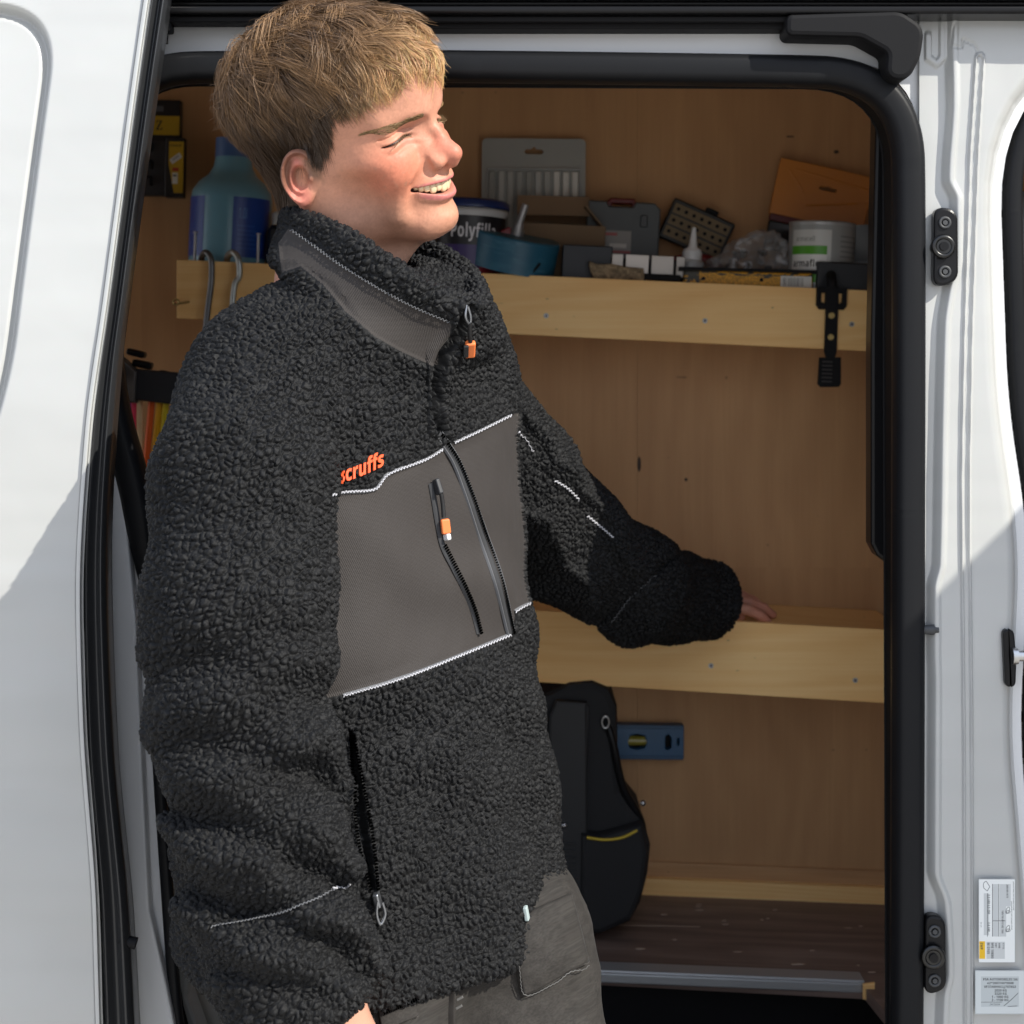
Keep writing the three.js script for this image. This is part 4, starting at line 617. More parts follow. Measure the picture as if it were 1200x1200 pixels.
function march(f, px, py, d0 = 1.1, d1 = 2.6) {                // where the ray through a photo pixel first meets the surface
  const X = (px - 600) / FOC, Y = -(py - HOR) / FOC; let d = d0;
  for (let i = 0; i < 400 && d < d1; i++) { const e = f(X * d, EYE + Y * d, -d); if (e < 0.0003) break; d += Math.max(0.0003, e * 0.6); }
  return d < d1 ? V(X * d, EYE + Y * d, -d) : null;
}

// ---------- the young man ----------
const person = thing('person', 'young man in black fleece jacket and grey work trousers, smiling toward the right', 'person', V(0, 0, 0));
const HM = new THREE.Matrix4().makeRotationY(62 * Math.PI / 180).multiply(new THREE.Matrix4().makeRotationX(4 * Math.PI / 180)).multiply(new THREE.Matrix4().makeRotationZ(22 * Math.PI / 180)).setPosition(-0.16168, EYE + 0.20873, -1.62);
const HI = HM.clone().invert(), toHead = (x, y, z) => { const v = V(x, y, z).applyMatrix4(HI); return [v.x, v.y, v.z]; };
const neckBase = V(...toHead(-0.195, 1.475, -1.655));
const mouthMid = (ax) => -0.0278 + 0.0044 * (ax / 0.033) ** 2 + 0.000 , mouthHalf = (ax) => 0.0064 * Math.max(0, 1 - (ax / 0.0335) ** 2) ** 0.7;
const mouthZ = (ax) => 0.1085 - 0.029 * (ax / 0.034) ** 2;
const lidY = (ax) => 0.0300 + 0.0012 * Math.sin((ax - 0.020) / 0.034 * 3.14) * (ax > 0.020 && ax < 0.054 ? 1 : 0) - 0.0042 * sstep(0.027, 0.055, ax);
function headD(x, y, z) {
  const ax = Math.abs(x);
  let d = ell(x, y, z, 0, 0.066, -0.010, 0.076, 0.085, 0.100);
  d = smin(d, ell(x, y, z, 0, 0.074, 0.040, 0.060, 0.046, 0.0625), 0.03);
  d = smin(d, ell(x, y, z, 0, 0.002, 0.030, 0.0595, 0.070, 0.062), 0.03);
  d = smin(d, ell(ax, y, z, 0.041, 0.006, 0.055, 0.023, 0.018, 0.026), 0.025);           // cheekbone
  d = smin(d, ell(ax, y, z, 0.0365, -0.002, 0.070, 0.0175, 0.0145, 0.0165), 0.018);      // raised cheek
  d = smin(d, cap(ax, y, z, 0.047, -0.052, 0.004, 0.016, -0.063, 0.080, 0.0155, 0.0165), 0.026); // jaw
  d = smin(d, cap(ax, y, z, 0.060, 0.000, -0.004, 0.048, -0.050, 0.004, 0.012, 0.014), 0.03);
  d = smax(d, -ell(ax, y, z, 0.0720, -0.0240, 0.0500, 0.0150, 0.0190, 0.0260), 0.022);   // hollow below the cheekbone
  d = smin(d, ell(x, y, z, 0, -0.0610, 0.0885, 0.019, 0.0175, 0.0200), 0.020);           // chin
  d = smin(d, ell(x, y, z, 0, -0.022, 0.080, 0.031, 0.024, 0.0255), 0.018);              // mouth mound
  d = smin(d, cap(ax, y, z, 0.010, 0.0530, 0.0885, 0.045, 0.0490, 0.066, 0.0095, 0.0090), 0.014); // brow
  d = smax(d, -ell(ax, y, z, 0.0345, 0.0345, 0.0960, 0.0215, 0.0105, 0.0150), 0.012);    // eye socket
  d = smax(d, -ell(ax, y, z, 0.0165, 0.0345, 0.1000, 0.0075, 0.0095, 0.0100), 0.008);
  d = smin(d, ell(ax, y, z, 0.0365, 0.0290, 0.0675, 0.0165, 0.0128, 0.0142), 0.004);     // eyeball under the lids
  const le = sstep(0.0165, 0.0205, ax) * sstep(0.0575, 0.053, ax), ly = y - lidY(ax);
  d += (0.0016 * Math.exp(-((ly / 0.0011) ** 2)) - 0.0009 * Math.exp(-(((ly - 0.0030) / 0.0016) ** 2)) - 0.0008 * Math.exp(-(((ly + 0.0036) / 0.002) ** 2)) + 0.0016 * Math.exp(-(((ly - 0.0072) / 0.0013) ** 2)) + 0.0007 * Math.exp(-(((ly + 0.0085) / 0.0016) ** 2))) * le * sstep(0.055, 0.065, z);
  d = smax(d, -Math.max(Math.abs(ly) - 0.00115 * Math.sqrt(Math.max(0, 1 - ((ax - 0.0370) / 0.0170) ** 2)), Math.abs(ax - 0.0370) - 0.0170, 0.0645 - z, z - 0.1), 0.0006);
  // nose
  let n = smin(cap(x, y, z, 0, 0.0490, 0.0895, 0, 0.0290, 0.1000, 0.0050, 0.0052), cap(x, y, z, 0, 0.0290, 0.1000, 0, 0.0085, 0.1140, 0.0054, 0.0068), 0.006);
  n = smin(n, ell(x, y, z, 0, 0.0052, 0.1168, 0.0080, 0.0074, 0.0088), 0.012);
  n = smin(n, ell(ax, y, z, 0.0136, 0.0004, 0.1025, 0.0080, 0.0082, 0.0120), 0.007);
  n = smin(n, cap(x, y, z, 0, -0.0035, 0.1155, 0, -0.0110, 0.1020, 0.0050, 0.0045), 0.006);
  n = smin(n, ell(ax, y, z, 0.0058, 0.0095, 0.1055, 0.0064, 0.0095, 0.0080), 0.008);
  n = smin(n, cap(ax, y, z, 0.0075, 0.0360, 0.0810, 0.0118, 0.0075, 0.0950, 0.0076, 0.0084), 0.010);
  n = smax(n, -ell(ax, y, z, 0.0098, -0.0085, 0.1085, 0.0046, 0.0058, 0.0080), 0.0025);   // nostril
  d = smin(d, n, 0.0075);
  d = smax(d, -cap(ax, y, z, 0.0228, 0.0060, 0.0985, 0.0225, -0.0060, 0.0990, 0.0010, 0.0020), 0.005);
  // smile fold from the wing of the nose round the corner of the mouth, and the soft ridge outside it
  d = smin(d, cap(ax, y, z, 0.0430, -0.0120, 0.0705, 0.0400, -0.0470, 0.0670, 0.0076, 0.0066), 0.020);
  d = smax(d, -Math.min(cap(ax, y, z, 0.0238, -0.0020, 0.1010, 0.0370, -0.0190, 0.0880, 0.0026, 0.0032), cap(ax, y, z, 0.0370, -0.0190, 0.0880, 0.0378, -0.0430, 0.0835, 0.0034, 0.0016)), 0.007);
  // mouth: an opening shaped like a smile, lips round it
  const mz = mouthZ(Math.min(ax, 0.036)), my = mouthMid(ax), mh = mouthHalf(ax);
  const up = hyp(y - (my + mh + 0.0012), (z - mz + 0.0026) * 0.8, Math.max(0, ax - 0.031)) - 0.0024 * sstep(0.036, 0.016, ax) - 0.0012;
  const low = hyp((y - (my - mh - 0.0034)) * 0.95, (z - mz + 0.0032) * 0.85, Math.max(0, ax - 0.028)) - 0.0040 * sstep(0.036, 0.012, ax) - 0.0010;
  d = smin(d, up, 0.006); d = smin(d, low, 0.006);
  const open = Math.max(Math.abs(y - my) - mh, ax - 0.0335, mz - 0.016 - z);
  d = smax(d, -open, 0.002);
  d = smax(d, -cap(ax, y, z, 0.0335, my, mz + 0.001, 0.0375, my + 0.002, mz - 0.006, 0.0016, 0.0020), 0.004);
  d = smax(d, -ell(x, y, z, 0, -0.0480, 0.1165, 0.018, 0.0052, 0.0095), 0.009);          // hollow over the chin
  d = smax(d, -cap(x, y, z, 0, -0.0120, 0.1120, 0, -0.0190, 0.1120, 0.0020, 0.0022), 0.004); // philtrum
  // ear
  const ex = ax - 0.076, ey = y - 0.004, ez = z + 0.0185;
  if (ex * ex + ey * ey + ez * ez < 0.0036) {
    const c = 0.90, sn = 0.436, u = -(ez * c) + ex * sn, w = ex * c + ez * sn, v = ey + u * 0.10;     // u backward, w outward, v up
    const rx = 0.0185, ry = v > 0 ? 0.0275 : 0.0290 - 0.0, rr = Math.sqrt((u / rx) ** 2 + (v / ry) ** 2) * (1 + 0.10 * sstep(0, -0.02, v) * Math.abs(u) / rx), th = Math.atan2(v / ry, u / rx);
    const hw = sstep(-1.9, -1.2, th) * (u < -0.006 ? (v > 0.002 ? 1 : 0.15) : 1), ra = hyp((u + 0.0005) / 0.0094, (v + 0.0035) / 0.0150), g2 = (q, w0) => Math.exp(-((q / w0) ** 2));
    let H = 0.0035 + 0.0045 * rr * rr * sstep(-0.018, 0.004, u) + 0.0040 * g2(rr - 0.90, 0.10) * hw - 0.0014 * g2(rr - 0.70, 0.09) * hw
      + 0.0030 * g2(ra - 1.02, 0.22) * sstep(-0.009, -0.001, u) * sstep(-0.020, -0.012, v) - 0.0068 * sstep(0.98, 0.50, ra)
      + 0.0020 * g2(hyp(u - 0.003, v - 0.015), 0.004) + 0.0058 * g2(hyp((u + 0.0112) * 1.3, v + 0.0050), 0.0042) + 0.0026 * g2(hyp(u - 0.0005, v + 0.0160), 0.0036) + 0.0016 * g2(hyp(u + 0.004, v + 0.0235), 0.006);
    let e = smax((rr - 1) * 0.017, Math.abs(w - H + 0.0026) * 0.72 - 0.0021, 0.0022);
    d = smin(d, e, 0.0045);
  }
  // neck
  d = smin(d, cap(x, y, z, 0, -0.012, -0.022, neckBase.x, neckBase.y, neckBase.z, 0.055, 0.064), 0.03);
  d = smin(d, cap(x, y, z, 0.0, -0.078, 0.058, neckBase.x * 0.7, neckBase.y * 0.8, neckBase.z + 0.045, 0.010, 0.012), 0.03);
  return d;
}
const G = (x, y, z, cx, cy, cz, s) => Math.exp(-((x - cx) ** 2 + (y - cy) ** 2 + (z - cz) ** 2) / (s * s));
function skinC(x, y, z) {                                      // pigment: ruddy cheeks, nose and ears, pink lips, paler neck, freckles
  const ax = Math.abs(x); let c = [0.52, 0.250, 0.162];
  const mixc = (q, t) => { c = c.map((a, k) => lerp(a, q[k], t)); };
  mixc([0.53, 0.155, 0.090], 0.95 * G(ax, y, z, 0.045, 0.000, 0.072, 0.029));
  mixc([0.53, 0.175, 0.115], 0.95 * G(x, y, z, 0, 0.008, 0.116, 0.019) + 0.45 * G(x, y, z, 0, 0.026, 0.106, 0.014));
  mixc([0.52, 0.165, 0.125], 0.9 * sstep(0.074, 0.083, ax) * sstep(0.05, -0.005, z));
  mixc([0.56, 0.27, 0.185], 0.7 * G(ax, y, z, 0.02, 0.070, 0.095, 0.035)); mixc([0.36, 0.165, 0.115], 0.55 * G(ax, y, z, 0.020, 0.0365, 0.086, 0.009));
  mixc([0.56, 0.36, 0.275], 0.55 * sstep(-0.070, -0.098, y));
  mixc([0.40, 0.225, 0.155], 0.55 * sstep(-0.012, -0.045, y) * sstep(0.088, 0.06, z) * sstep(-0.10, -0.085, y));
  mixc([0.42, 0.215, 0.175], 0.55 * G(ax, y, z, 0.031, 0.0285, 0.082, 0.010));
  const my = mouthMid(ax), mh = mouthHalf(ax), mz = mouthZ(Math.min(ax, 0.036));
  const lipT = z > mz - 0.016 ? Math.max(0, 1 - Math.max(0, Math.abs(y - (my - mh - 0.0034)) - 0.0022) / 0.0018) * sstep(0.033, 0.026, ax) + Math.max(0, 1 - Math.max(0, Math.abs(y - (my + mh + 0.0012)) - 0.0014) / 0.0016) * sstep(0.034, 0.028, ax) : 0;
  mixc([0.50, 0.155, 0.150], 0.85 * clamp(lipT) * (z > mz - 0.012 ? 1 : 0));
  if (Math.abs(y - my) < mh * 1.02 && ax < 0.034 && z < mz - 0.0065 && z > 0.05) c = [0.10, 0.018, 0.018];
  const ld = Math.abs(y - lidY(ax)); if (z > 0.055 && ax > 0.0190 && ax < 0.056) mixc([0.05, 0.026, 0.02], 0.85 * sstep(0.0009, 0.0002, ld - 0.00115 * Math.sqrt(Math.max(0, 1 - ((ax - 0.0370) / 0.0170) ** 2))) * sstep(0.0198, 0.0215, ax));
  const n = noise3(x * 700, y * 700, z * 700), f = noise3(x * 260 + 5, y * 260, z * 260), big = fbm(x * 60, y * 60, z * 60, 3);
  mixc([0.40, 0.20, 0.13], sstep(0.52, 0.72, f) * 0.30 * sstep(0.05, 0.07, z) + sstep(0.72, 0.80, noise3(x * 190, y * 150 + 9, z * 150)) * 0.40 * (y < 0.01 ? 1 : 0.2));
  const k = 1 + 0.085 * n + 0.17 * big; c = c.map((a) => a * k);
  const sc = sstep(0.006, -0.006, hairline(x, y, z)); mixc([0.10, 0.065, 0.04], 0.75 * sc);
  return c;
}
// negative where hair grows
function hairline(x, y, z) {
  const ax = Math.abs(x);
  const front = curve1h(ax);                                    // height of the fringe line over the forehead
  let a = front - y;                                            // above the line: hair
  const side = z - lerp(0.002, 0.027, clamp((y - 0.01) / 0.06));  // behind the temple line
  const sb = Math.max(z - 0.030, 0.002 - y, 0.012 - z + -0.02); // sideburn before the ear
  const back = Math.max(z + 0.030 - 0.25 * (y + 0.03), -0.045 - y);
  const d1 = Math.max(a, z - 1), d2 = Math.max(side, 0.022 - y);
  return Math.min(d1 + (y > 0.03 ? 0 : 1), d2, Math.max(z - 0.006, -0.002 - y, -0.010 - z), back);
}
function curve1h(ax) { return 0.096 - 0.008 * sstep(0.03, 0.05, ax) - 0.016 * sstep(0.048, 0.066, ax); }

const skinMat = new THREE.MeshPhysicalMaterial({ color: 0xffffff, vertexColors: true, roughness: 0.48, specularIntensity: 0.55, sheen: 0.25, sheenColor: new THREE.Color(1, 0.75, 0.65), sheenRoughness: 0.5,
  bumpScale: 0.00035 });
const headLo = [-0.108, -0.19, -0.13], headHi = [0.108, 0.165, 0.142];
const headMesh = meshSDF(headD, headLo, headHi, HEADH);
{
  // fine pores and stubble relief
  const p = headMesh.pos; for (let i = 0; i < p.length; i += 3) { const x = p[i], y = p[i + 1], z = p[i + 2]; const n = grad(headD, x, y, z, 0.001), a = 0.00011 * noise3(x * 900, y * 900, z * 900) + 0.00022 * fbm(x * 220, y * 220, z * 220, 2); p[i] += n[0] * a; p[i + 1] += n[1] * a; p[i + 2] += n[2] * a; }
}
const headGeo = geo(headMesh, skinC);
headGeo.applyMatrix4(HM);
// teeth, brows, lashes, hair
const head = { parts: [] };
{
  const tm = mat([0.72, 0.57, 0.36], 0.25, { clearcoat: 0.5 });
  const gs = [];
  const widths = [0.0086, 0.0068, 0.0076, 0.0070, 0.0068, 0.006];
  for (const sgn of [-1, 1]) { let a = 0; for (let k = 0; k < 6; k++) { const w = widths[k], xc = a + w / 2; a += w * (k < 2 ? 1.0 : 0.96); const h = [0.0118, 0.0102, 0.0114, 0.0100, 0.0092, 0.008][k];
    const X = 0.0245 * Math.sin(xc / 0.0285 * 1.0) , Z = mouthZ(0) - 0.0058 - 0.0255 * (1 - Math.cos(xc / 0.0285));
    const ang = Math.atan2(X, 0.03) * 1.25; const g = new THREE.SphereGeometry(1, 18, 14), p = g.attributes.position;
    for (let i = 0; i < p.count; i++) { let x = p.getX(i), y = p.getY(i), z = p.getZ(i); const s = (v, e) => Math.sign(v) * Math.abs(v) ** e; p.setXYZ(i, s(x, 0.7) * w * 0.5 * (1 + 0.08 * -y), s(y, y < 0 ? 0.78 : 0.6) * h * 0.5, s(z, 0.75) * 0.0030); }
    g.computeVertexNormals(); g.rotateY(sgn * ang).translate(sgn * X, mouthMid(X) + 0.0066 - h * 0.5 + 0.0004 * (k % 2), Z); gs.push(g); } }
  head.teeth = { gs: gs.map((g) => g.applyMatrix4(HM)), m: tm };
}
function strandGeo(list) {                                     // list of {pts:[Vector3], w, col:[r,g,b] root, tip}
  const pos = [], col = [], idx = [];
  for (const s of list) {
    const n = s.pts.length, base = pos.length / 3;
    for (let i = 0; i < n; i++) {
      const p = s.pts[i], T = s.pts[Math.min(i + 1, n - 1)].clone().sub(s.pts[Math.max(i - 1, 0)]).normalize(), S = s.side.clone().addScaledVector(T, -s.side.dot(T)).normalize(), t = i / (n - 1), w = s.w * (1 - 0.85 * t * t) * 0.5;
      const U2 = V().crossVectors(T, S).multiplyScalar(w * 0.6);
      pos.push(p.x - S.x * w, p.y - S.y * w, p.z - S.z * w, p.x + U2.x, p.y + U2.y, p.z + U2.z, p.x + S.x * w, p.y + S.y * w, p.z + S.z * w);
      for (let k = 0; k < 3; k++) col.push(...s.col.map((c, q) => lerp(c, s.tip[q], t)));
      if (i) { const a = base + (i - 1) * 3, b = base + i * 3; idx.push(a, a + 1, b, a + 1, b + 1, b, a + 1, a + 2, b + 1, a + 2, b + 2, b + 1); }
    }
  }
  const g = new THREE.BufferGeometry(); g.setAttribute('position', new THREE.Float32BufferAttribute(pos, 3)); g.setAttribute('color', new THREE.Float32BufferAttribute(col, 3)); g.setIndex(idx); g.computeVertexNormals(); g.applyMatrix4(HM); return g;
}
// eyeballs behind the narrowed lids
head.eyes = [-1, 1].map((sg) => { const g = new THREE.SphereGeometry(0.0118, 36, 28), p = g.attributes.position, c = [], gz = V(0.25, -0.05, 1).normalize(); for (let i = 0; i < p.count; i++) { const d = V(p.getX(i), p.getY(i), p.getZ(i)).normalize().dot(gz), q = d > 0.985 ? [0.01, 0.01, 0.012] : d > 0.90 ? [0.10, 0.13, 0.15] : [0.55, 0.50, 0.47]; c.push(...q); } g.setAttribute('color', new THREE.Float32BufferAttribute(c, 3)); return g.translate(sg * 0.0365, 0.0290, 0.0682).applyMatrix4(HM); });
head.eyeMat = new THREE.MeshPhysicalMaterial({ color: 0xffffff, vertexColors: true, roughness: 0.12 });
// the outer shape of the hair
function hairShell(x, y, z) {
  let d = ell(x, y, z, 0, 0.078, -0.044, 0.088, 0.082, 0.130);
  d = smin(d, ell(x, y, z, 0, 0.118, 0.020, 0.070, 0.042, 0.078), 0.03);       // lifted top
  d = smin(d, ell(x, y, z, 0, 0.112, 0.075, 0.055, 0.026, 0.034), 0.03);       // fringe
  d = smin(d, ell(x, y, z, 0, 0.010, -0.062, 0.060, 0.055, 0.050), 0.03);      // nape
  return d;
}
const hairMat = new THREE.MeshPhysicalMaterial({ color: 0xffffff, vertexColors: true, roughness: 0.42, specularIntensity: 0.8, side: THREE.DoubleSide });
{
  seed = 777;
  const strands = [], caps = [];
  const crown = V(-0.004, 0.150, -0.058);
  const dark = [0.030, 0.018, 0.011], mid = [0.122, 0.071, 0.041], fair = [0.56, 0.325, 0.145], tipF = [0.74, 0.46, 0.21];
  const proj = (f, p, off) => { for (let k = 0; k < 3; k++) { const d = f(p.x, p.y, p.z) - off, g = grad(f, p.x, p.y, p.z, 0.002); p.x -= g[0] * d; p.y -= g[1] * d; p.z -= g[2] * d; } return p; };
  let tries = 0;
  const N = HAIRN;
  while (strands.length < N && tries++ < N * 12) {
    // random direction from the skull's middle
    const u = rnd() * 2 - 1, a = rnd() * 2 * Math.PI, q = Math.sqrt(1 - u * u), o = V(q * Math.cos(a), u, q * Math.sin(a));
    if (o.y < -0.75) continue;
    if (o.x > 0.35 && rnd() > 0.25) continue;                  // the far side shows little
    const root = proj(headD, V(o.x * 0.09, 0.066 + o.y * 0.09, -0.012 + o.z * 0.1), 0);
    const hl = hairline(root.x, root.y, root.z); if (hl > 0.003 - 0.011 * rnd() ** 1.5) continue;
    if (Math.abs(root.x) > 0.073 && root.y < 0.038 && root.z > -0.050) continue;   // not on the ear
    const topness = sstep(0.075, 0.115, root.y + 0.18 * Math.max(0, root.z - 0.02)), ax = Math.abs(root.x);
    const front = sstep(0.02, 0.075, root.z);
    const clump = V(Math.round(root.x / 0.010), Math.round(root.y / 0.010), Math.round(root.z / 0.010)), ch = (k) => hash3(clump.x * 7 + k, clump.y, clump.z) / 2147483648 - 1;
    // combing: away from the crown; forward over the top, down at the sides and back
    let dir = root.clone().sub(crown); dir.y -= 0.02; dir.normalize();
    const down = V(0, -1, 0.0), fwd = V(-0.15, -0.05, 1);
    dir.multiplyScalar(0.8).addScaledVector(fwd, 0.9 * topness).addScaledVector(down, 0.9 * (1 - topness) + 0.35 * front * front).addScaledVector(V(0, 0, 0.25), (1 - topness) * sstep(-0.02, 0.03, root.z));
    dir.addScaledVector(V(ch(1), ch(2) * 0.4, ch(3)), 0.70 * topness + 0.14).addScaledVector(V(rnd() - 0.5, rnd() - 0.5, rnd() - 0.5), 0.55);
    const side = sstep(0.10, 0.03, root.y) * (1 - topness), short = sstep(0.075, 0.012, root.y) * sstep(-0.06, 0.0, root.z);
    let L = lerp(0.050, 0.056, topness) * (0.75 + 0.5 * rnd()) * (1 + 0.25 * ch(5)); L = lerp(L, 0.013, short); L *= lerp(0.35, 1, sstep(0.002, -0.010, hl) + (root.y > 0.085 ? 1 : 0) > 1 ? 1 : sstep(0.002, -0.010, hl) + (root.y > 0.085 ? 1 : 0)); if (root.y < 0.0) L *= 0.55;
    if (front > 0.4) L = Math.min(L, 0.042 * (0.8 + 0.35 * rnd()));
    const endY = 0.0760 + 0.004 * sstep(0.02, 0.09, root.z) + 0.012 * (rnd() - 0.5) + 0.019 * ch(13), cutY = root.y > 0.088 && root.z > -0.05 ? endY - 0.35 * Math.max(0, -0.01 - root.z) : -1;
    const n = L < 0.02 ? 4 : 8, pts = [root.clone()], p = root.clone(), lift0 = lerp(lerp(0.35, 1.15, sstep(-0.01, -0.075, root.z) * sstep(-0.03, 0.03, root.y)), 1.0, topness) * (0.55 + 0.6 * rnd()) * (0.55 + 0.95 * Math.abs(ch(15)));
    const bias = rnd(); let v = dir.clone();
    for (let k = 1; k < n; k++) {
      const t = k / (n - 1), g = grad(headD, p.x, p.y, p.z, 0.002), N3 = V(...g); v.addScaledVector(N3, -v.dot(N3)).normalize();
      const sh = -hairShell(p.x, p.y, p.z), want = Math.max(0.001, sh) ;
      const up = k < n * (root.z < -0.05 ? 0.52 : 0.35) ? lift0 * clamp(want / 0.02, 0.0, 1.3) : k > n * 0.8 ? -0.16 + 0.60 * ch(7) * topness : 0.08 * ch(6) - (want < 0.002 ? 0.35 : 0);
      v.addScaledVector(down, 0.12 * (1 - topness) + 0.10 * t * front).addScaledVector(V(ch(8), ch(9), ch(10)), 0.22 * topness);
      const s = v.clone().addScaledVector(N3, up).normalize().multiplyScalar(L / (n - 1)); p.add(s);
      const hd = headD(p.x, p.y, p.z); if (hd < 0.0012) p.addScaledVector(N3, 0.0014 - hd);
      pts.push(p.clone()); if (k > 1 && (p.y < cutY || (p.z > lerp(0.006, 0.031, clamp((p.y - 0.01) / 0.06)) + 0.004 * ch(14) + 0.014 * (bias - 0.4) && p.y < endY))) break;
    }
    const lightT = clamp(0.19 + 0.62 * topness * (0.30 + 0.70 * front) + 0.30 * front - 0.5 * side + 0.20 * ch(11) + 0.25 * (rnd() - 0.5));
    const sideK = lerp(1, 0.6, sstep(0.10, 0.075, root.y) * sstep(-0.09, -0.05, root.z)); const c0 = dark.map((c, k) => lerp(c, mid[k], 0.25 + 0.6 * lightT)), c1 = mid.map((c, k) => lerp(c * 0.8, lerp(fair[k], tipF[k], rnd() * front), lightT));
    for (let q = 0; q < 3; q++) { c0[q] *= sideK; c1[q] *= sideK; }
    strands.push({ pts, w: lerp(0.00050, 0.00085, rnd()) * (L < 0.02 ? 0.6 : 1), col: c0, tip: c1, side: V(rnd() - 0.5, rnd() - 0.5, rnd() - 0.5) });
  }
  head.hair = strandGeo(strands);
  // loose wisps at the back
  const w = []; for (let k = 0; k < 40; k++) { const r = proj(headD, V(-0.035 - 0.03 * rnd(), 0.055 + 0.04 * rnd(), -0.09), 0.012), pts = [r.clone()]; let v = V(0.2 * (rnd() - 0.5), -0.25 + 0.5 * rnd(), -1).normalize(); for (let i = 1; i < 8; i++) { v.y -= 0.10 * rnd(); v.x += 0.1 * (rnd() - 0.5); r.addScaledVector(v, 0.004 + 0.003 * rnd()); pts.push(r.clone()); } w.push({ pts, w: 0.0006, col: mid, tip: mid, side: V(0, 1, 0.2) }); }
  head.wisps = strandGeo(w);
  // brows and lashes
  const b = [];
  for (const sg of [-1, 1]) for (let k = 0; k < 760; k++) {
    const t = rnd(), ax = lerp(0.0165, 0.0515, t), wv = rnd() - 0.5, y = poly([[0, 0.0478], [0.3, 0.0522], [0.65, 0.0512], [1, 0.0440]], t) + wv * 0.0088 * (1 - 0.70 * t), p = proj(headD, V(sg * ax, y, 0.10 - 0.05 * t), 0.0002), N3 = V(...grad(headD, p.x, p.y, p.z));
    const v = V(sg * 1, 0.55 - 0.8 * t - wv * 0.7, -0.45).addScaledVector(V(rnd() - 0.5, rnd() - 0.5, 0), 0.4); v.addScaledVector(N3, -v.dot(N3)).normalize().addScaledVector(N3, 0.28);
    const L = lerp(0.0075, 0.0055, t) * (0.7 + 0.5 * rnd()), pts = [0, 1, 2, 3].map((i) => p.clone().addScaledVector(v, L * i / 3).addScaledVector(N3, -0.0006 * i * i / 9 * 2)); const f = rnd();
    b.push({ pts, w: 0.00045, col: [0.07 + 0.12 * f, 0.042 + 0.07 * f, 0.02 + 0.025 * f], tip: [0.32, 0.20, 0.09], side: V(rnd() - 0.5, rnd() - 0.5, 0.2) });
  }
  head.brows = strandGeo(b);
  const l = [];
  for (const sg of [-1, 1]) for (let k = 0; k < 60; k++) {
    const t = rnd(), ax = lerp(0.0225, 0.0540, t), p = proj(headD, V(sg * ax, lidY(ax) - 0.0002, 0.085), 0.0003), N3 = V(...grad(headD, p.x, p.y, p.z)), low = k % 3 === 0;
    const v = N3.clone().multiplyScalar(1.0).addScaledVector(V(sg * (t - 0.35) * 1.0, low ? -0.9 : -0.15, 0), 1).normalize(), L = (low ? 0.0038 : 0.0070) * (0.7 + 0.4 * rnd()), pts = [0, 1, 2, 3].map((i) => p.clone().addScaledVector(v, L * i / 3).add(V(0, low ? 0 : 0.00022 * i * i, 0)));
    l.push({ pts, w: 0.00042, col: low ? [0.4, 0.27, 0.15] : [0.26, 0.17, 0.09], tip: [0.5, 0.36, 0.2], side: V(1, 0, 0) });
  }
  head.lashes = strandGeo(l);
}

// ---------- hands: palm, five fingers, thumb ----------
function handSDF(curl, spread = 1, thumbDir = V(0.75, 0.6, -0.35)) {
  // local axes: y along the fingers, z out of the back of the hand, x toward the thumb
  const parts = [];
  const base = [[0.031, 0.090], [0.0105, 0.096], [-0.0105, 0.092], [-0.0300, 0.082]], len = [0.073, 0.081, 0.075, 0.060], rad = [0.0092, 0.0094, 0.0088, 0.0078];
  const fingers = base.map(([x, y], i) => {
    const c = curl[i]; let p = V(x, y, 0), a = c[0]; const out = [[p.x, p.y, p.z, rad[i] * 1.08]], sx = (x / 0.03) * 0.10 * spread;
    [0.46, 0.30, 0.24].forEach((f, k) => { const l = len[i] * f; p = p.clone().add(V(sx * l * 3 * (k ? 0.6 : 1), Math.cos(a) * l, -Math.sin(a) * l)); out.push([p.x, p.y, p.z, rad[i] * (1 - 0.09 * (k + 1))]); a += c[k + 1] ?? 0; });
    return chain(out, 0.004);
  });
  const t0 = V(0.020, 0.018, -0.006), t1 = t0.clone().addScaledVector(thumbDir.clone().normalize(), 0.044), t2 = t1.clone().addScaledVector(thumbDir.clone().add(V(-0.35, 0.45, 0)).normalize(), 0.034), t3 = t2.clone().addScaledVector(thumbDir.clone().add(V(-0.5, 0.6, -0.05)).normalize(), 0.026);
  const thumb = chain([[t0.x, t0.y, t0.z, 0.0155], [t1.x, t1.y, t1.z, 0.0115], [t2.x, t2.y, t2.z, 0.0105], [t3.x, t3.y, t3.z, 0.0082]], 0.006);
  return (x, y, z) => {
    let d = smin(cap(x, y, z, 0.012, 0.01, 0, 0.027, 0.088, 0, 0.0155, 0.0115), cap(x, y, z, -0.012, 0.01, 0, -0.027, 0.080, 0, 0.0145, 0.0105), 0.02);
    d = smin(d, cap(x, y, z, 0, 0.01, 0.001, 0, 0.088, 0.001, 0.016, 0.012), 0.012);
    d = smin(d, cap(x, y, z, 0, -0.10, 0, 0, 0.004, 0, 0.030, 0.0265), 0.025);
    let f = 1e9; for (let i = 0; i < 4; i++) { const e = fingers[i](x, y, z); f = Math.min(f, e); d = smin(d, e, 0.005); }
    return smin(d, thumb(x, y, z), 0.010);
  };
}
function place(origin, yDir, zDir) { const y = yDir.clone().normalize(), z = zDir.clone().addScaledVector(y, -zDir.dot(y)).normalize(), x = V().crossVectors(y, z); return new THREE.Matrix4().makeBasis(x, y, z).setPosition(origin); }
const handC = (x, y, z) => { const n = 1 + 0.07 * fbm(x * 120, y * 120, z * 120, 3), k = sstep(0.085, 0.15, y); return [0.50 * n, lerp(0.265, 0.215, k) * n, lerp(0.185, 0.145, k) * n]; };
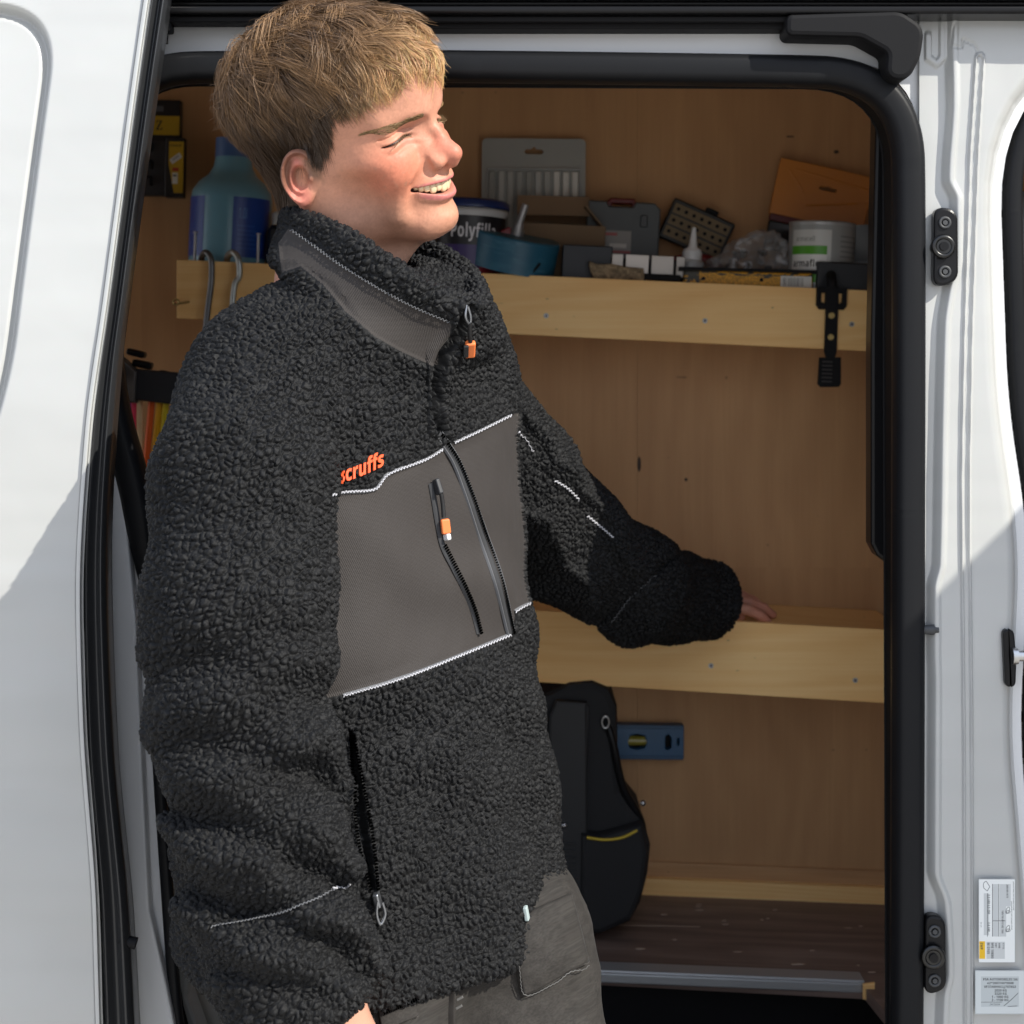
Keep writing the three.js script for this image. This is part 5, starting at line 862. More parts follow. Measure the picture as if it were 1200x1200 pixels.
function buildHand(sdf, mirror, M4) { const m = meshSDF((x, y, z) => sdf(mirror * x, y, z), [-0.085, -0.10, -0.085], [0.085, 0.19, 0.04], 0.0028); const g = geo(m, (x, y, z) => handC(mirror * x, y, z)); g.applyMatrix4(M4); return g; }
// far hand: palm down on the lower shelf, fingers to the right and slightly bent
const fhO = at(781, 690, 2.428), fhM = place(fhO, at(907, 707, 2.458).sub(at(781, 690, 2.428)), V(0.0, 1, 0.30));
const farHand = buildHand(handSDF([[0.02, 0.26, 0.26], [-0.02, 0.24, 0.26], [0.0, 0.26, 0.26], [0.04, 0.30, 0.26]], 0.5, V(0.26, 0.96, -0.16)), 1, fhM);
const nhO = at(402, 1214, 1.425), nhM = place(nhO, V(0.22, -1, 0.02), V(-0.35, -0.05, 1));
const nearHand = buildHand(handSDF([[0.35, 0.5, 0.35], [0.4, 0.55, 0.4], [0.45, 0.6, 0.4], [0.5, 0.6, 0.4]], 0.6), -1, nhM);

// ---------- jacket ----------
const PH = 55 * Math.PI / 180, Fx = Math.sin(PH), Fz = Math.cos(PH), Lx = Math.cos(PH), Lz = -Math.sin(PH), TD = 1.66;
const rowY = (py) => EYE - (py - HOR) * TD / FOC;
const tr = [[300, 0.085, 0.080, 552], [340, 0.115, 0.092, 568], [380, 0.160, 0.105, 582], [430, 0.195, 0.120, 598], [480, 0.212, 0.134, 604], [600, 0.224, 0.148, 613], [700, 0.228, 0.156, 625], [780, 0.231, 0.160, 635], [900, 0.234, 0.164, 641], [1000, 0.236, 0.168, 653], [1070, 0.238, 0.172, 664], [1220, 0.234, 0.170, 660]].map(([py, w, t, xr]) => [rowY(py), w, t, (xr - 600) * TD / FOC - hyp(w * Lx, t * Fx)]).reverse();
const tW = curve1(tr.map((r) => [r[0], r[1]])), tT = curve1(tr.map((r) => [r[0], r[2]])), tX = curve1(tr.map((r) => [r[0], r[3]]));
const HEM = 0.838;
const A4 = (px, py, d, r) => { const p = at(px, py, d); return [p.x, p.y, p.z, r]; };
const nearArmPts = [A4(312, 448, 1.555, 0.062), A4(287, 560, 1.475, 0.0790), A4(283, 700, 1.44, 0.0815), A4(287, 830, 1.43, 0.0765), A4(302, 950, 1.425, 0.0720), A4(322, 1060, 1.420, 0.0685), A4(346, 1140, 1.42, 0.0645), A4(366, 1205, 1.43, 0.0600)];
const nearArm0 = chain(nearArmPts, 0.03);
const farArmPts = [A4(524, 456, 1.81, 0.072), A4(598, 555, 1.95, 0.082), A4(664, 634, 2.08, 0.086), A4(740, 684, 2.20, 0.074), A4(786, 697, 2.29, 0.0610), A4(832, 702, 2.35, 0.0610)];
const farArm0 = chain(farArmPts, 0.03);
const ringTop = [[549, 354, 1.550], [500, 341, 1.525], [450, 308, 1.518], [398, 275, 1.54], [345, 252, 1.60], [350, 258, 1.69], [420, 275, 1.75], [500, 290, 1.735], [541, 314, 1.68], [561, 344, 1.61], [557, 360, 1.575]].map((q) => at(...q));
const ringLow = [[523, 408, 1.530], [490, 388, 1.490], [438, 362, 1.475], [382, 330, 1.500], [332, 306, 1.58], [340, 312, 1.70], [420, 330, 1.77], [510, 350, 1.76], [556, 372, 1.70], [572, 392, 1.64], [545, 410, 1.58]].map((q) => at(...q));
function collarD(x, y, z) {
  if (hyp(x - cMid.x, y - cMid.y, z - cMid.z) > 0.26) return hyp(x - cMid.x, y - cMid.y, z - cMid.z) - 0.2;
  let d = 1e9, w = 1e9;
  for (let i = 0; i < NC; i++) { const a = collarT[i], b = collarT[i + 1], l = collarL[i]; d = Math.min(d, cap(x, y, z, a.x, a.y, a.z, b.x, b.y, b.z, 0.0080, 0.0080)); w = smin(w, cap(x, y, z, a.x, a.y - 0.006, a.z, l.x, l.y, l.z, 0.0068, 0.0085), 0.010); }
  return smin(d, w, 0.008);
}
const cutN = V(0.50, -0.862, 0.05).normalize(), cutP = at(400, 1186, 1.42), cutF = V(...farArmPts[5].slice(0, 3)).sub(V(...farArmPts[4].slice(0, 3))).normalize(), cutFP = V(...farArmPts[5].slice(0, 3)).addScaledVector(cutF, 0.014);
const fold = (s, sharp = 1.6) => (1 - Math.abs(s)) ** sharp;   // ridge from a -1..1 wave
function nearArmD(x, y, z) {
  let d = nearArm0(x, y, z); if (d > 0.06) return d - 0.02;
  const px = 600 + x / -z * FOC, py = HOR - (y - EYE) / -z * FOC, q = fbm(x * 9, y * 9, z * 9, 2);
  // folds running down and inward round the elbow and above the cuff
  const low = sstep(690, 800, py), v = Math.sin((py - 0.45 * (px - 280)) / 27 + 3.2 * q), v2 = Math.sin((py + 0.35 * (px - 300)) / 33 + 2.6 * q + 1.5);
  const n2 = fbm(x * 5 + 3, y * 5, z * 5, 2);
  d += low * (0.0135 * Math.sin((py - 0.50 * (px - 280)) / 15 + 4.5 * q) * (0.55 + n2) + 0.006 * Math.sin((py + 0.45 * (px - 300)) / 19 + 4 * n2 + 1.5)) * sstep(1190, 1140, py) + 0.014 * q * (0.5 + 0.5 * low) + 0.004 * fbm(x * 22, y * 22, z * 22, 2);
  d += 0.009 * Math.exp(-(((py - (1086 - 0.30 * (px - 245) + 0.0)) / 8) ** 2)) * sstep(235, 260, px);    // seam above the cuff
  const c = (x - cutP.x) * cutN.x + (y - cutP.y) * cutN.y + (z - cutP.z) * cutN.z;
  return smax(d, c, 0.018);
}
function farArmD(x, y, z) {
  let d = farArm0(x, y, z); if (d > 0.06) return d - 0.02;
  const px = 600 + x / -z * FOC, py = HOR - (y - EYE) / -z * FOC, q = fbm(x * 10 + 4, y * 10, z * 10, 2);
  d += 0.014 * (0.5 - fold(Math.sin((px * 0.75 - py * 0.55) / 21 + 2.6 * q))) * sstep(770, 730, px) + 0.010 * q + 0.006 * Math.exp(-(((px + 1.15 * (py - 700) - 736) / 7) ** 2)) * sstep(610, 660, py);
  const c = (x - cutFP.x) * cutF.x + (y - cutFP.y) * cutF.y + (z - cutFP.z) * cutF.z;
  return smax(d, c, 0.022);
}
function torsoD(x, y, z) {
  const yy = clamp(y, HEM - 0.03, rowY(300)), cx = tX(yy), w = tW(yy), t = tT(yy), dx = x - cx, dz = z + TD, a = dx * Lx + dz * Lz, b = dx * Fx + dz * Fz;
  const k0 = Math.sqrt((a / w) ** 2 + (b / t) ** 2), k1 = Math.sqrt((a / w / w) ** 2 + (b / t / t) ** 2); let d = k1 < 1e-6 ? -t : k0 * (k0 - 1) / k1;
  if (d < 0.05 && d > -0.06) {
    const q = fbm(x * 7, y * 7, z * 7, 2), lowr = sstep(1.16, 1.0, y);
    d += 0.012 * q + 0.006 * lowr * Math.sin(a * 42 + 3 * q + y * 6) - 0.004 * lowr * sstep(HEM + 0.09, HEM + 0.03, y) + 0.003 * Math.sin(y * 60 + a * 20 + 4 * q) * sstep(1.35, 1.2, y);
  }
  d = smax(d, HEM - y, 0.016);
  d = smax(d, y - rowY(322), 0.03);
  return d;
}
const baseD = (x, y, z) => smin(smin(torsoD(x, y, z), smin(cap(x, y, z, ...shN[0].slice(0, 3), ...shN[1].slice(0, 3), shN[0][3], shN[1][3]), cap(x, y, z, ...shF[0].slice(0, 3), ...shF[1].slice(0, 3), shF[0][3], shF[1][3]), 0.03), 0.05), nearArm0(x, y, z), 0.06);
const shN = [A4(402, 362, 1.63, 0.062), nearArmPts[0]], shF = [A4(470, 372, 1.69, 0.062), farArmPts[0]];
[[520, 428], [488, 410], [436, 386], [384, 350], [334, 318]].forEach(([x, y], i) => { const p = march(baseD, x, y); if (p) ringLow[i].copy(p).add(V(0, 0, -0.004)); });
const cTop = new THREE.CatmullRomCurve3(ringTop), cLow = new THREE.CatmullRomCurve3(ringLow), NC = 96, collarT = [], collarL = [];
for (let i = 0; i <= NC; i++) { collarT.push(cTop.getPoint(i / NC)); collarL.push(cLow.getPoint(i / NC)); }
const cMid = V(-0.185, 1.512, -1.63);
const zipPocket = [[413, 858], [415, 900], [420, 945], [427, 990], [436, 1035]];
function neckHole(x, y, z) { return cap(x, y, z, -0.192, 1.40, -1.648, -0.178, 1.60, -1.622, 0.062, 0.080); }
function jacketD(x, y, z, parts) {
  const T = torsoD(x, y, z), sh = smin(cap(x, y, z, ...shN[0].slice(0, 3), ...shN[1].slice(0, 3), shN[0][3], shN[1][3]), cap(x, y, z, ...shF[0].slice(0, 3), ...shF[1].slice(0, 3), shF[0][3], shF[1][3]), 0.03);
  const Na = nearArmD(x, y, z), Fa = farArmD(x, y, z); const k = lerp(0.002, 0.06, sstep(1.33, 1.44, y));
  let d = smin(T, sh, 0.05); d = smin(d, Fa, 0.018); 
  const C = collarD(x, y, z);
  d = smax(d, -neckHole(x, y, z), 0.02);
  d = smin(d, C, lerp(0.035, 0.010, sstep(rowY(400), rowY(340), y)));
  d = smin(d, Na, k);
  if (parts) { parts.T = Math.min(T, sh); parts.N = Na; parts.F = Fa; parts.C = C; }
  return d;
}

// the grey woven panels, given as outlines on the front of the jacket
const chestPoly = [[360, 592], [400, 578], [440, 573], [452, 557], [500, 538], [518, 526], [560, 506], [600, 486], [660, 470], [660, 700], [626, 706], [604, 716], [600, 745], [540, 768], [470, 795], [400, 814], [360, 824]];
const yokePoly = [[338, 268], [372, 292], [400, 312], [470, 353], [527, 378], [517, 430], [505, 428], [470, 412], [440, 395], [405, 365], [378, 333], [352, 312], [330, 320], [326, 285]];
const flapPoly = [[520, 385], [548, 372], [556, 380], [545, 392], [530, 402], [518, 425]];
const panelOf = (px, py, facing, who) => {
  if (facing < 0.02) return [0, 30];
  let s1 = 30, s2 = 30;
  if (who === 'T' && px > 350 && px < 670 && py > 460 && py < 830) s1 = sdPoly(chestPoly, px, py);
  if ((who === 'T' || who === 'C') && px > 320 && px < 570 && py > 255 && py < 440) s2 = sdPoly(yokePoly, px, py);
  return s1 < s2 ? [s1 < 0 ? 1 : 0, s1] : [s2 < 0 ? 2 : 0, s2];
};
// curls of pile: rounded nubs with dark gaps between them
function curl3(x, y, z, cell) {
  const q = 0.25 * cell; x += q * noise3(x / cell * 0.8, y / cell * 0.8, z / cell * 0.8); y += q * noise3(x / cell * 0.8 + 9, y / cell * 0.8, z / cell * 0.8);
  const X = x / cell, Y = y / cell, Z = z / cell, I = Math.floor(X), J = Math.floor(Y), K = Math.floor(Z); let f1 = 9, f2 = 9, id = 0;
  for (let k = -1; k <= 1; k++) for (let j = -1; j <= 1; j++) for (let i = -1; i <= 1; i++) {
    const h = hash3(I + i, J + j, K + k), a = I + i + (h & 1023) / 1023 - X, b = J + j + ((h >> 10) & 1023) / 1023 - Y, c = K + k + ((h >>> 20) & 1023) / 1023 - Z, d = a * a + b * b + c * c;
    if (d < f1) { f2 = f1; f1 = d; id = h; } else if (d < f2) f2 = d;
  }
  f1 = Math.sqrt(f1); f2 = Math.sqrt(f2);
  return [sstep(-0.02, 0.30, f2 - f1) * (1 - 0.75 * f1 * f1), (id >>> 8 & 255) / 255];
}
const jk = meshSDF(jacketD, [-0.42, 0.80, -2.46], [0.36, 1.62, -1.30], JH);
{
  // normals of the smooth shape, then pile raised along them; the side away from the road stays coarse
  const normals = (m) => { const g = new THREE.BufferGeometry(); g.setAttribute('position', new THREE.Float32BufferAttribute(m.pos, 3)); g.setIndex(m.idx); g.computeVertexNormals(); return g.attributes.normal.array; };
  const facing = (m, nn) => { const c = m.pos.length / 3, f = new Float32Array(c); for (let i = 0; i < c; i++) { const x = m.pos[3 * i], y = m.pos[3 * i + 1] - EYE, z = m.pos[3 * i + 2]; f[i] = -(nn[3 * i] * x + nn[3 * i + 1] * y + nn[3 * i + 2] * z) / hyp(x, y, z); } return f; };
  let m = jk, nrm = normals(m), f = facing(m, nrm);
  for (let s = 0; s < JSPLIT; s++) { m = split(m, (a, b, c) => Math.max(f[a], f[b], f[c]) > -0.35); nrm = normals(m); f = facing(m, nrm); }
  const n = m.pos.length / 3, amp = new Float32Array(n), col = new Float32Array(n * 3), kind = new Uint8Array(n), part = {};
  const crease = [[549, 362], [543, 376], [532, 396], [519, 415], [513, 432], [509, 455], [508, 480], [515, 506]], slit = [[411, 858], [416, 900], [422, 945], [429, 990], [437, 1040]];
  for (let i = 0; i < n; i++) {
    const x = m.pos[3 * i], y = m.pos[3 * i + 1], z = m.pos[3 * i + 2], fc = f[i], [px, py] = toPx(x, y, z);
    let who = '', kd = 0, sd = 30;
    if (fc > 0 && px > 318 && px < 672 && py > 250 && py < 832 && (py < 442 || py > 458)) { jacketD(x, y, z, part); who = part.N < Math.min(part.T, part.F, part.C) - 0.003 ? 'N' : part.F < Math.min(part.T, part.C) - 0.001 ? 'F' : part.C < part.T ? 'C' : 'T'; [kd, sd] = panelOf(px, py, fc, who); }
    kind[i] = kd;
    const far = fc < -0.45, [c1, id] = far ? [0.5, 0.5] : curl3(x, y, z, 0.0069), c2 = far ? 0 : curl3(x + 3, y, z, 0.0036)[0], big = fbm(x * 26, y * 26, z * 26, 2);
    let h = 0.0037 * (c1 - 0.45) * (0.75 + 0.5 * id) + 0.0009 * (c2 - 0.4) + 0.0022 * big + 0.0012 + (far ? 0 : 0.00055 * noise3(x * 620, y * 620, z * 620));
    if (who === 'C') h *= 0.95;
    h = h * (kd ? 0 : sstep(0, 5, sd)) - (kd ? 0.0012 * sstep(0, -4, sd) - (kd === 1 ? 0.0050 * fbm(x * 15, y * 7, z * 15, 3) * sstep(0, -14, sd) : 0) : 0);
    if (fc > 0 && px > 500 && px < 560 && py > 355 && py < 512) h -= 0.0105 * Math.exp(-((sdSeg(px, py, crease) / 4.6) ** 2)) - 0.0045 * Math.exp(-(((sdSeg(px, py, crease) - 10) / 6) ** 2));
    if (fc > 0 && px > 400 && px < 450 && py > 850 && py < 1045) h -= 0.0120 * Math.exp(-((sdSeg(px, py, slit) / (1.8 + 2.4 * Math.sin(clamp((py - 858) / 182) * 3.14))) ** 4));
    amp[i] = h; const t = (0.7 + 0.6 * id) * (1 + 0.55 * noise3(x * 800, y * 800, z * 800)), bcol = [0.0064, 0.0066, 0.0073];
    for (let k = 0; k < 3; k++) col[3 * i + k] = bcol[k] * t;
  }
  for (let i = 0; i < n; i++) for (let k = 0; k < 3; k++) m.pos[3 * i + k] += nrm[3 * i + k] * amp[i];
  const full = new THREE.BufferGeometry(); full.setAttribute('position', new THREE.Float32BufferAttribute(m.pos, 3)); full.setIndex(m.idx); full.computeVertexNormals();
  const N = full.attributes.normal.array;
  const sub = (want) => {
    const map = new Int32Array(n).fill(-1), pos = [], nn = [], cc = [], uv = [], idx = [];
    for (let t = 0; t < m.idx.length; t += 3) { const v = [m.idx[t], m.idx[t + 1], m.idx[t + 2]], k = [kind[v[0]], kind[v[1]], kind[v[2]]].sort()[1]; if (k !== want) continue;
      for (const i of v) { if (map[i] < 0) { map[i] = pos.length / 3; pos.push(m.pos[3 * i], m.pos[3 * i + 1], m.pos[3 * i + 2]); nn.push(N[3 * i], N[3 * i + 1], N[3 * i + 2]); cc.push(col[3 * i], col[3 * i + 1], col[3 * i + 2]); const dx = m.pos[3 * i] + 0.18, dz = m.pos[3 * i + 2] + TD, th = Math.atan2(dx * Lx + dz * Lz, dx * Fx + dz * Fz); uv.push(th * 0.19 / 0.024, m.pos[3 * i + 1] / 0.024); } idx.push(map[i]); } }
    const g = new THREE.BufferGeometry(); g.setAttribute('position', new THREE.Float32BufferAttribute(pos, 3)); g.setAttribute('normal', new THREE.Float32BufferAttribute(nn, 3)); g.setAttribute('uv', new THREE.Float32BufferAttribute(uv, 2)); if (!want) g.setAttribute('color', new THREE.Float32BufferAttribute(cc, 3)); g.setIndex(idx); return g;
  };
  M.fleece = new THREE.MeshPhysicalMaterial({ color: 0xffffff, vertexColors: true, roughness: 0.66, specularIntensity: 0.5, sheen: 0.10, sheenColor: new THREE.Color(0.55, 0.58, 0.66), sheenRoughness: 0.4 });
  const knit = (a, b) => dataTex(128, 128, (x, y) => { const r = Math.sin((x + y * 0.5) / 128 * 2 * Math.PI * 12) * 0.5 + 0.5, s = Math.sin(y / 128 * 2 * Math.PI * 20) * 0.5 + 0.5, t = r * 0.6 + s * 0.4 + 0.14 * (hash3(x, y, 3) / 4294967296 - 0.5); return a.map((q, k) => lerp(q, b[k], t)); }, true);
  const bump = knit([0.2, 0.2, 0.2], [1, 1, 1]); bump.colorSpace = '';
  M.weave = new THREE.MeshPhysicalMaterial({ color: 0xffffff, roughness: 0.75, map: knit([0.145, 0.130, 0.123], [0.232, 0.211, 0.201]), bumpMap: bump, bumpScale: 0.0005, sheen: 0.3, sheenColor: new THREE.Color(0.6, 0.58, 0.55), sheenRoughness: 0.5 });
  var jacket = mesh('fleece_jacket', sub(0), M.fleece, person);
  mesh('chest_panel', sub(1), M.weave, jacket); mesh('collar_panel', sub(2), M.weave, jacket);
}
// trims laid on the jacket's surface along lines seen in the photograph
const surf = (px, py, f = jacketD) => { const p = march(f, px, py); if (!p) return null; const g = grad(f, p.x, p.y, p.z, 0.003); return { p, n: V(...g) }; };
function trail(path, step = 2, f) { const c = new THREE.CatmullRomCurve3(path.map(([x, y]) => V(x, y, 0)), false, 'centripetal'), n = Math.max(3, Math.round(c.getLength() / step)), out = []; for (let i = 0; i <= n; i++) { const q = c.getPointAt(i / n), s = surf(q.x, q.y, f); if (s) out.push(s); } return out; }
function tape(list, w, lift, thick = 0.0012) {                 // raised strip with rounded back
  const pos = [], idx = [], K = 5;
  list.forEach((s, i) => { const T = list[Math.min(i + 1, list.length - 1)].p.clone().sub(list[Math.max(i - 1, 0)].p).normalize(), S = V().crossVectors(s.n, T).normalize(); for (let k = 0; k < K; k++) { const a = k / (K - 1) * 2 - 1, q = s.p.clone().addScaledVector(S, a * w / 2).addScaledVector(s.n, lift + thick * (1 - a * a) - (k % 4 ? 0 : lift + 0.001)); pos.push(q.x, q.y, q.z); } });
  for (let i = 0; i < list.length - 1; i++) for (let k = 0; k < K - 1; k++) { const a = i * K + k; idx.push(a, a + 1, a + K, a + 1, a + K + 1, a + K); }
  const g = new THREE.BufferGeometry(); g.setAttribute('position', new THREE.Float32BufferAttribute(pos, 3)); g.setIndex(idx); g.computeVertexNormals(); return g;
}
function zigzag(list, w, lift, r) { const pts = list.map((s, i) => { const T = list[Math.min(i + 1, list.length - 1)].p.clone().sub(list[Math.max(i - 1, 0)].p).normalize(), S = V().crossVectors(s.n, T).normalize(); return s.p.clone().addScaledVector(S, (i % 2 ? 1 : -1) * w / 2).addScaledVector(s.n, lift); }); return new THREE.TubeGeometry(new THREE.CatmullRomCurve3(pts, false, 'catmullrom', 0.1), pts.length * 2, r, 5); }
function teeth(list, w, lift, size) { const gs = []; for (const [i, s] of list.entries()) { const T = list[Math.min(i + 1, list.length - 1)].p.clone().sub(list[Math.max(i - 1, 0)].p).normalize(), S = V().crossVectors(s.n, T).normalize(), m4 = new THREE.Matrix4().makeBasis(S, T, s.n).setPosition(s.p.clone().addScaledVector(s.n, lift)); gs.push(new THREE.BoxGeometry(w, size, size).applyMatrix4(m4)); } return gs; }
{
  const white = mat([0.50, 0.50, 0.54], 0.6), grey = mat([0.13, 0.133, 0.142], 0.7), tapeM = mat([0.03, 0.031, 0.034], 0.8), toothM = mat([0.022, 0.023, 0.026], 0.45), orange = mat([0.80, 0.20, 0.055], 0.45), cord = mat([0.014, 0.014, 0.015], 0.5);
  const L = [[[388, 580], [402, 577], [440, 573], [446, 566], [453, 557], [500, 538], [518, 527]], [[532, 519], [560, 506], [598, 487]], [[402, 815], [470, 795], [540, 768], [598, 744]], [[603, 717], [613, 711], [624, 706]]];
  for (const l of L) { mesh('white_stitching', zigzag(trail(l, 1.9), 0.0024, 0.0016, 0.00055), white, jacket); mesh('seam', tape(trail(l, 3), 0.0040, 0.0006, 0.0008), grey, jacket); }
  mesh('collar_stitching', zigzag(trail([[342, 270], [372, 291], [400, 311], [470, 352], [526, 377]], 2.2), 0.0030, 0.0016, 0.0005), grey, jacket);
  for (const l of [[[248, 1088], [290, 1081], [330, 1070], [372, 1055], [392, 1043]], [[648, 744], [660, 738]]]) { const t = trail(l, 2.2); if (t.length > 3) mesh('grey_stitching', zigzag(t, 0.0022, 0.0024, 0.0006), grey, jacket); }
  for (const l of [[[388, 1046], [399, 1040], [409, 1032]], [[604, 506], [614, 515], [622, 529]], [[649, 562], [662, 570], [677, 584]], [[686, 604], [700, 615], [719, 629]]]) { const t = trail(l, 2.0); if (t.length > 3) mesh('white_stitching', zigzag(t, 0.0030, 0.0034, 0.00085), white, jacket); }
  { const t = trail([[716, 728], [735, 706], [752, 688], [770, 672]], 2.4); if (t.length > 3) mesh('grey_stitching', zigzag(t, 0.0026, 0.0030, 0.0006), grey, jacket); }
  // main zip, its placket folded over above
  const main = trail([[514, 508], [522, 520], [534, 540], [548, 575], [565, 625], [584, 680], [599, 742]], 3);
  const mz = mesh('main_zip', tape(main, 0.0090, 0.0008, 0.0004), tapeM, jacket);
  const mt = mesh('zip_teeth', teeth(trail([[516, 510], [524, 522], [536, 541], [550, 575], [567, 625], [586, 680], [600, 741]], 3.1), 0.0034, 0.0030, 0.0015), toothM, jacket); tag(mt, null, null, null, 'stuff');
for (const l of [[[511, 511], [518, 522], [530, 541], [544, 577], [560, 626], [579, 681], [595, 744]], [[517, 506], [526, 519], [538, 539], [552, 574], [570, 624], [589, 679], [602, 738]]]) mesh('zip_edge', tape(trail(l, 3), 0.0018, 0.0012, 0.0006), grey, jacket);
  // chest pocket zip
  const cz = [[506, 566], [510, 588], [514, 612], [520, 640], [532, 664], [545, 690], [555, 715], [562, 742]];
  mesh('pocket_zip', tape(trail(cz, 3), 0.0075, 0.0008, 0.0004), tapeM, jacket);
  tag(mesh('zip_teeth', teeth(trail(cz.slice(3), 3.1), 0.0040, 0.0026, 0.0016), toothM, jacket), null, null, null, 'stuff');
  // hand pocket: a gaping slit with two rows of teeth
  for (const l of [[[410, 862], [411, 900], [414, 945], [420, 992], [433, 1040]], [[413, 862], [420, 900], [429, 945], [436, 990], [441, 1040]]]) { tag(mesh('zip_teeth', teeth(trail(l, 3.6), 0.0030, 0.0042, 0.0016), mat([0.26, 0.26, 0.27], 0.4), jacket), null, null, null, 'stuff'); }
  // pullers
  const hang = (pts, name) => mesh(name, tube(pts, 0.0022, 24, 8), cord, jacket);
  const onJ = (px, py, l) => { const s = surf(px, py); return s.p.clone().addScaledVector(s.n, l); };
  const tip = (a, b, r, m, name) => { const A = onJ(...a), B = onJ(...b), dir = B.clone().sub(A), g = new RoundedBoxGeometry(r * 2, dir.length(), r * 1.3, 3, r * 0.4); g.applyQuaternion(new THREE.Quaternion().setFromUnitVectors(V(0, 1, 0), dir.clone().normalize())); const o = mesh(name, g.translate((A.x + B.x) / 2, (A.y + B.y) / 2, (A.z + B.z) / 2), m, jacket); return o; };
  hang([onJ(508, 563, 0.005), onJ(509, 574, 0.008), onJ(513, 590, 0.007), onJ(515, 606, 0.006)], 'zip_puller'); tip([507, 562, 0.004], [510, 580, 0.007], 0.0042, toothM, 'zip_slider');
  tip([516, 608, 0.006], [518, 626, 0.006], 0.0046, orange, 'puller_tip'); tip([518.4, 626, 0.006], [519.5, 634, 0.006], 0.0040, mat([0.7, 0.7, 0.72], 0.4), 'puller_end');
  const wirem = mat([0.30, 0.31, 0.33], 0.3, { metalness: 0.9 });
  mesh('zip_slider', tube([onJ(543, 357, 0.006), onJ(541, 366, 0.010), onJ(545, 374, 0.010), onJ(547, 367, 0.009), onJ(544, 358, 0.007)], 0.0013, 30, 8), wirem, jacket);
  hang([onJ(545, 372, 0.010), onJ(544, 383, 0.010), onJ(543, 395, 0.010)], 'zip_puller'); tip([543, 395, 0.010], [540, 414, 0.010], 0.0052, orange, 'puller_tip'); tip([538.5, 399, 0.011], [537, 414, 0.010], 0.0026, cord, 'puller_end');
  tip([438, 1044, 0.004], [441, 1060, 0.005], 0.0048, wirem, 'zip_slider'); mesh('zip_puller', tube([onJ(438, 1052, 0.008), onJ(437, 1068, 0.008), onJ(441, 1080, 0.008), onJ(446, 1068, 0.008), onJ(443, 1053, 0.008)], 0.0016, 30, 8), wirem, jacket);
  tip([613, 1062, 0.002], [616, 1078, 0.002], 0.0035, mat([0.35, 0.42, 0.42], 0.6), 'hem_tab');
  // embroidered name on the chest
  const font = await new FontLoader().loadAsync('fonts/droid/droid_sans_bold.typeface.json');
  const word = 'scruffs'; let adv = 0;
  const sc = 17.5;
  for (const chr of word) {
    const g = new TextGeometry(chr, { font, size: 1, depth: 0.12, curveSegments: 4, bevelEnabled: true, bevelSize: 0.02, bevelThickness: 0.02, bevelSegments: 1 }); g.computeBoundingBox(); const wdt = font.data.glyphs[chr].ha / font.data.resolution, p = g.attributes.position;
    for (let i = 0; i < p.count; i++) { const u = adv + p.getX(i) * 0.66, t = u / 2.62, px = 395 + 45 * t, py = 567 - 13 * t - 5 * t * t - p.getY(i) * sc, s = surf(px, py); if (!s) continue; const q = s.p.addScaledVector(s.n, 0.0035 + p.getZ(i) * 0.012); p.setXYZ(i, q.x, q.y, q.z); }
    g.computeVertexNormals(); mesh('embroidered_letter', g, mat([0.78, 0.10, 0.022], 0.5), jacket); adv += wdt * 0.66;
  }
}
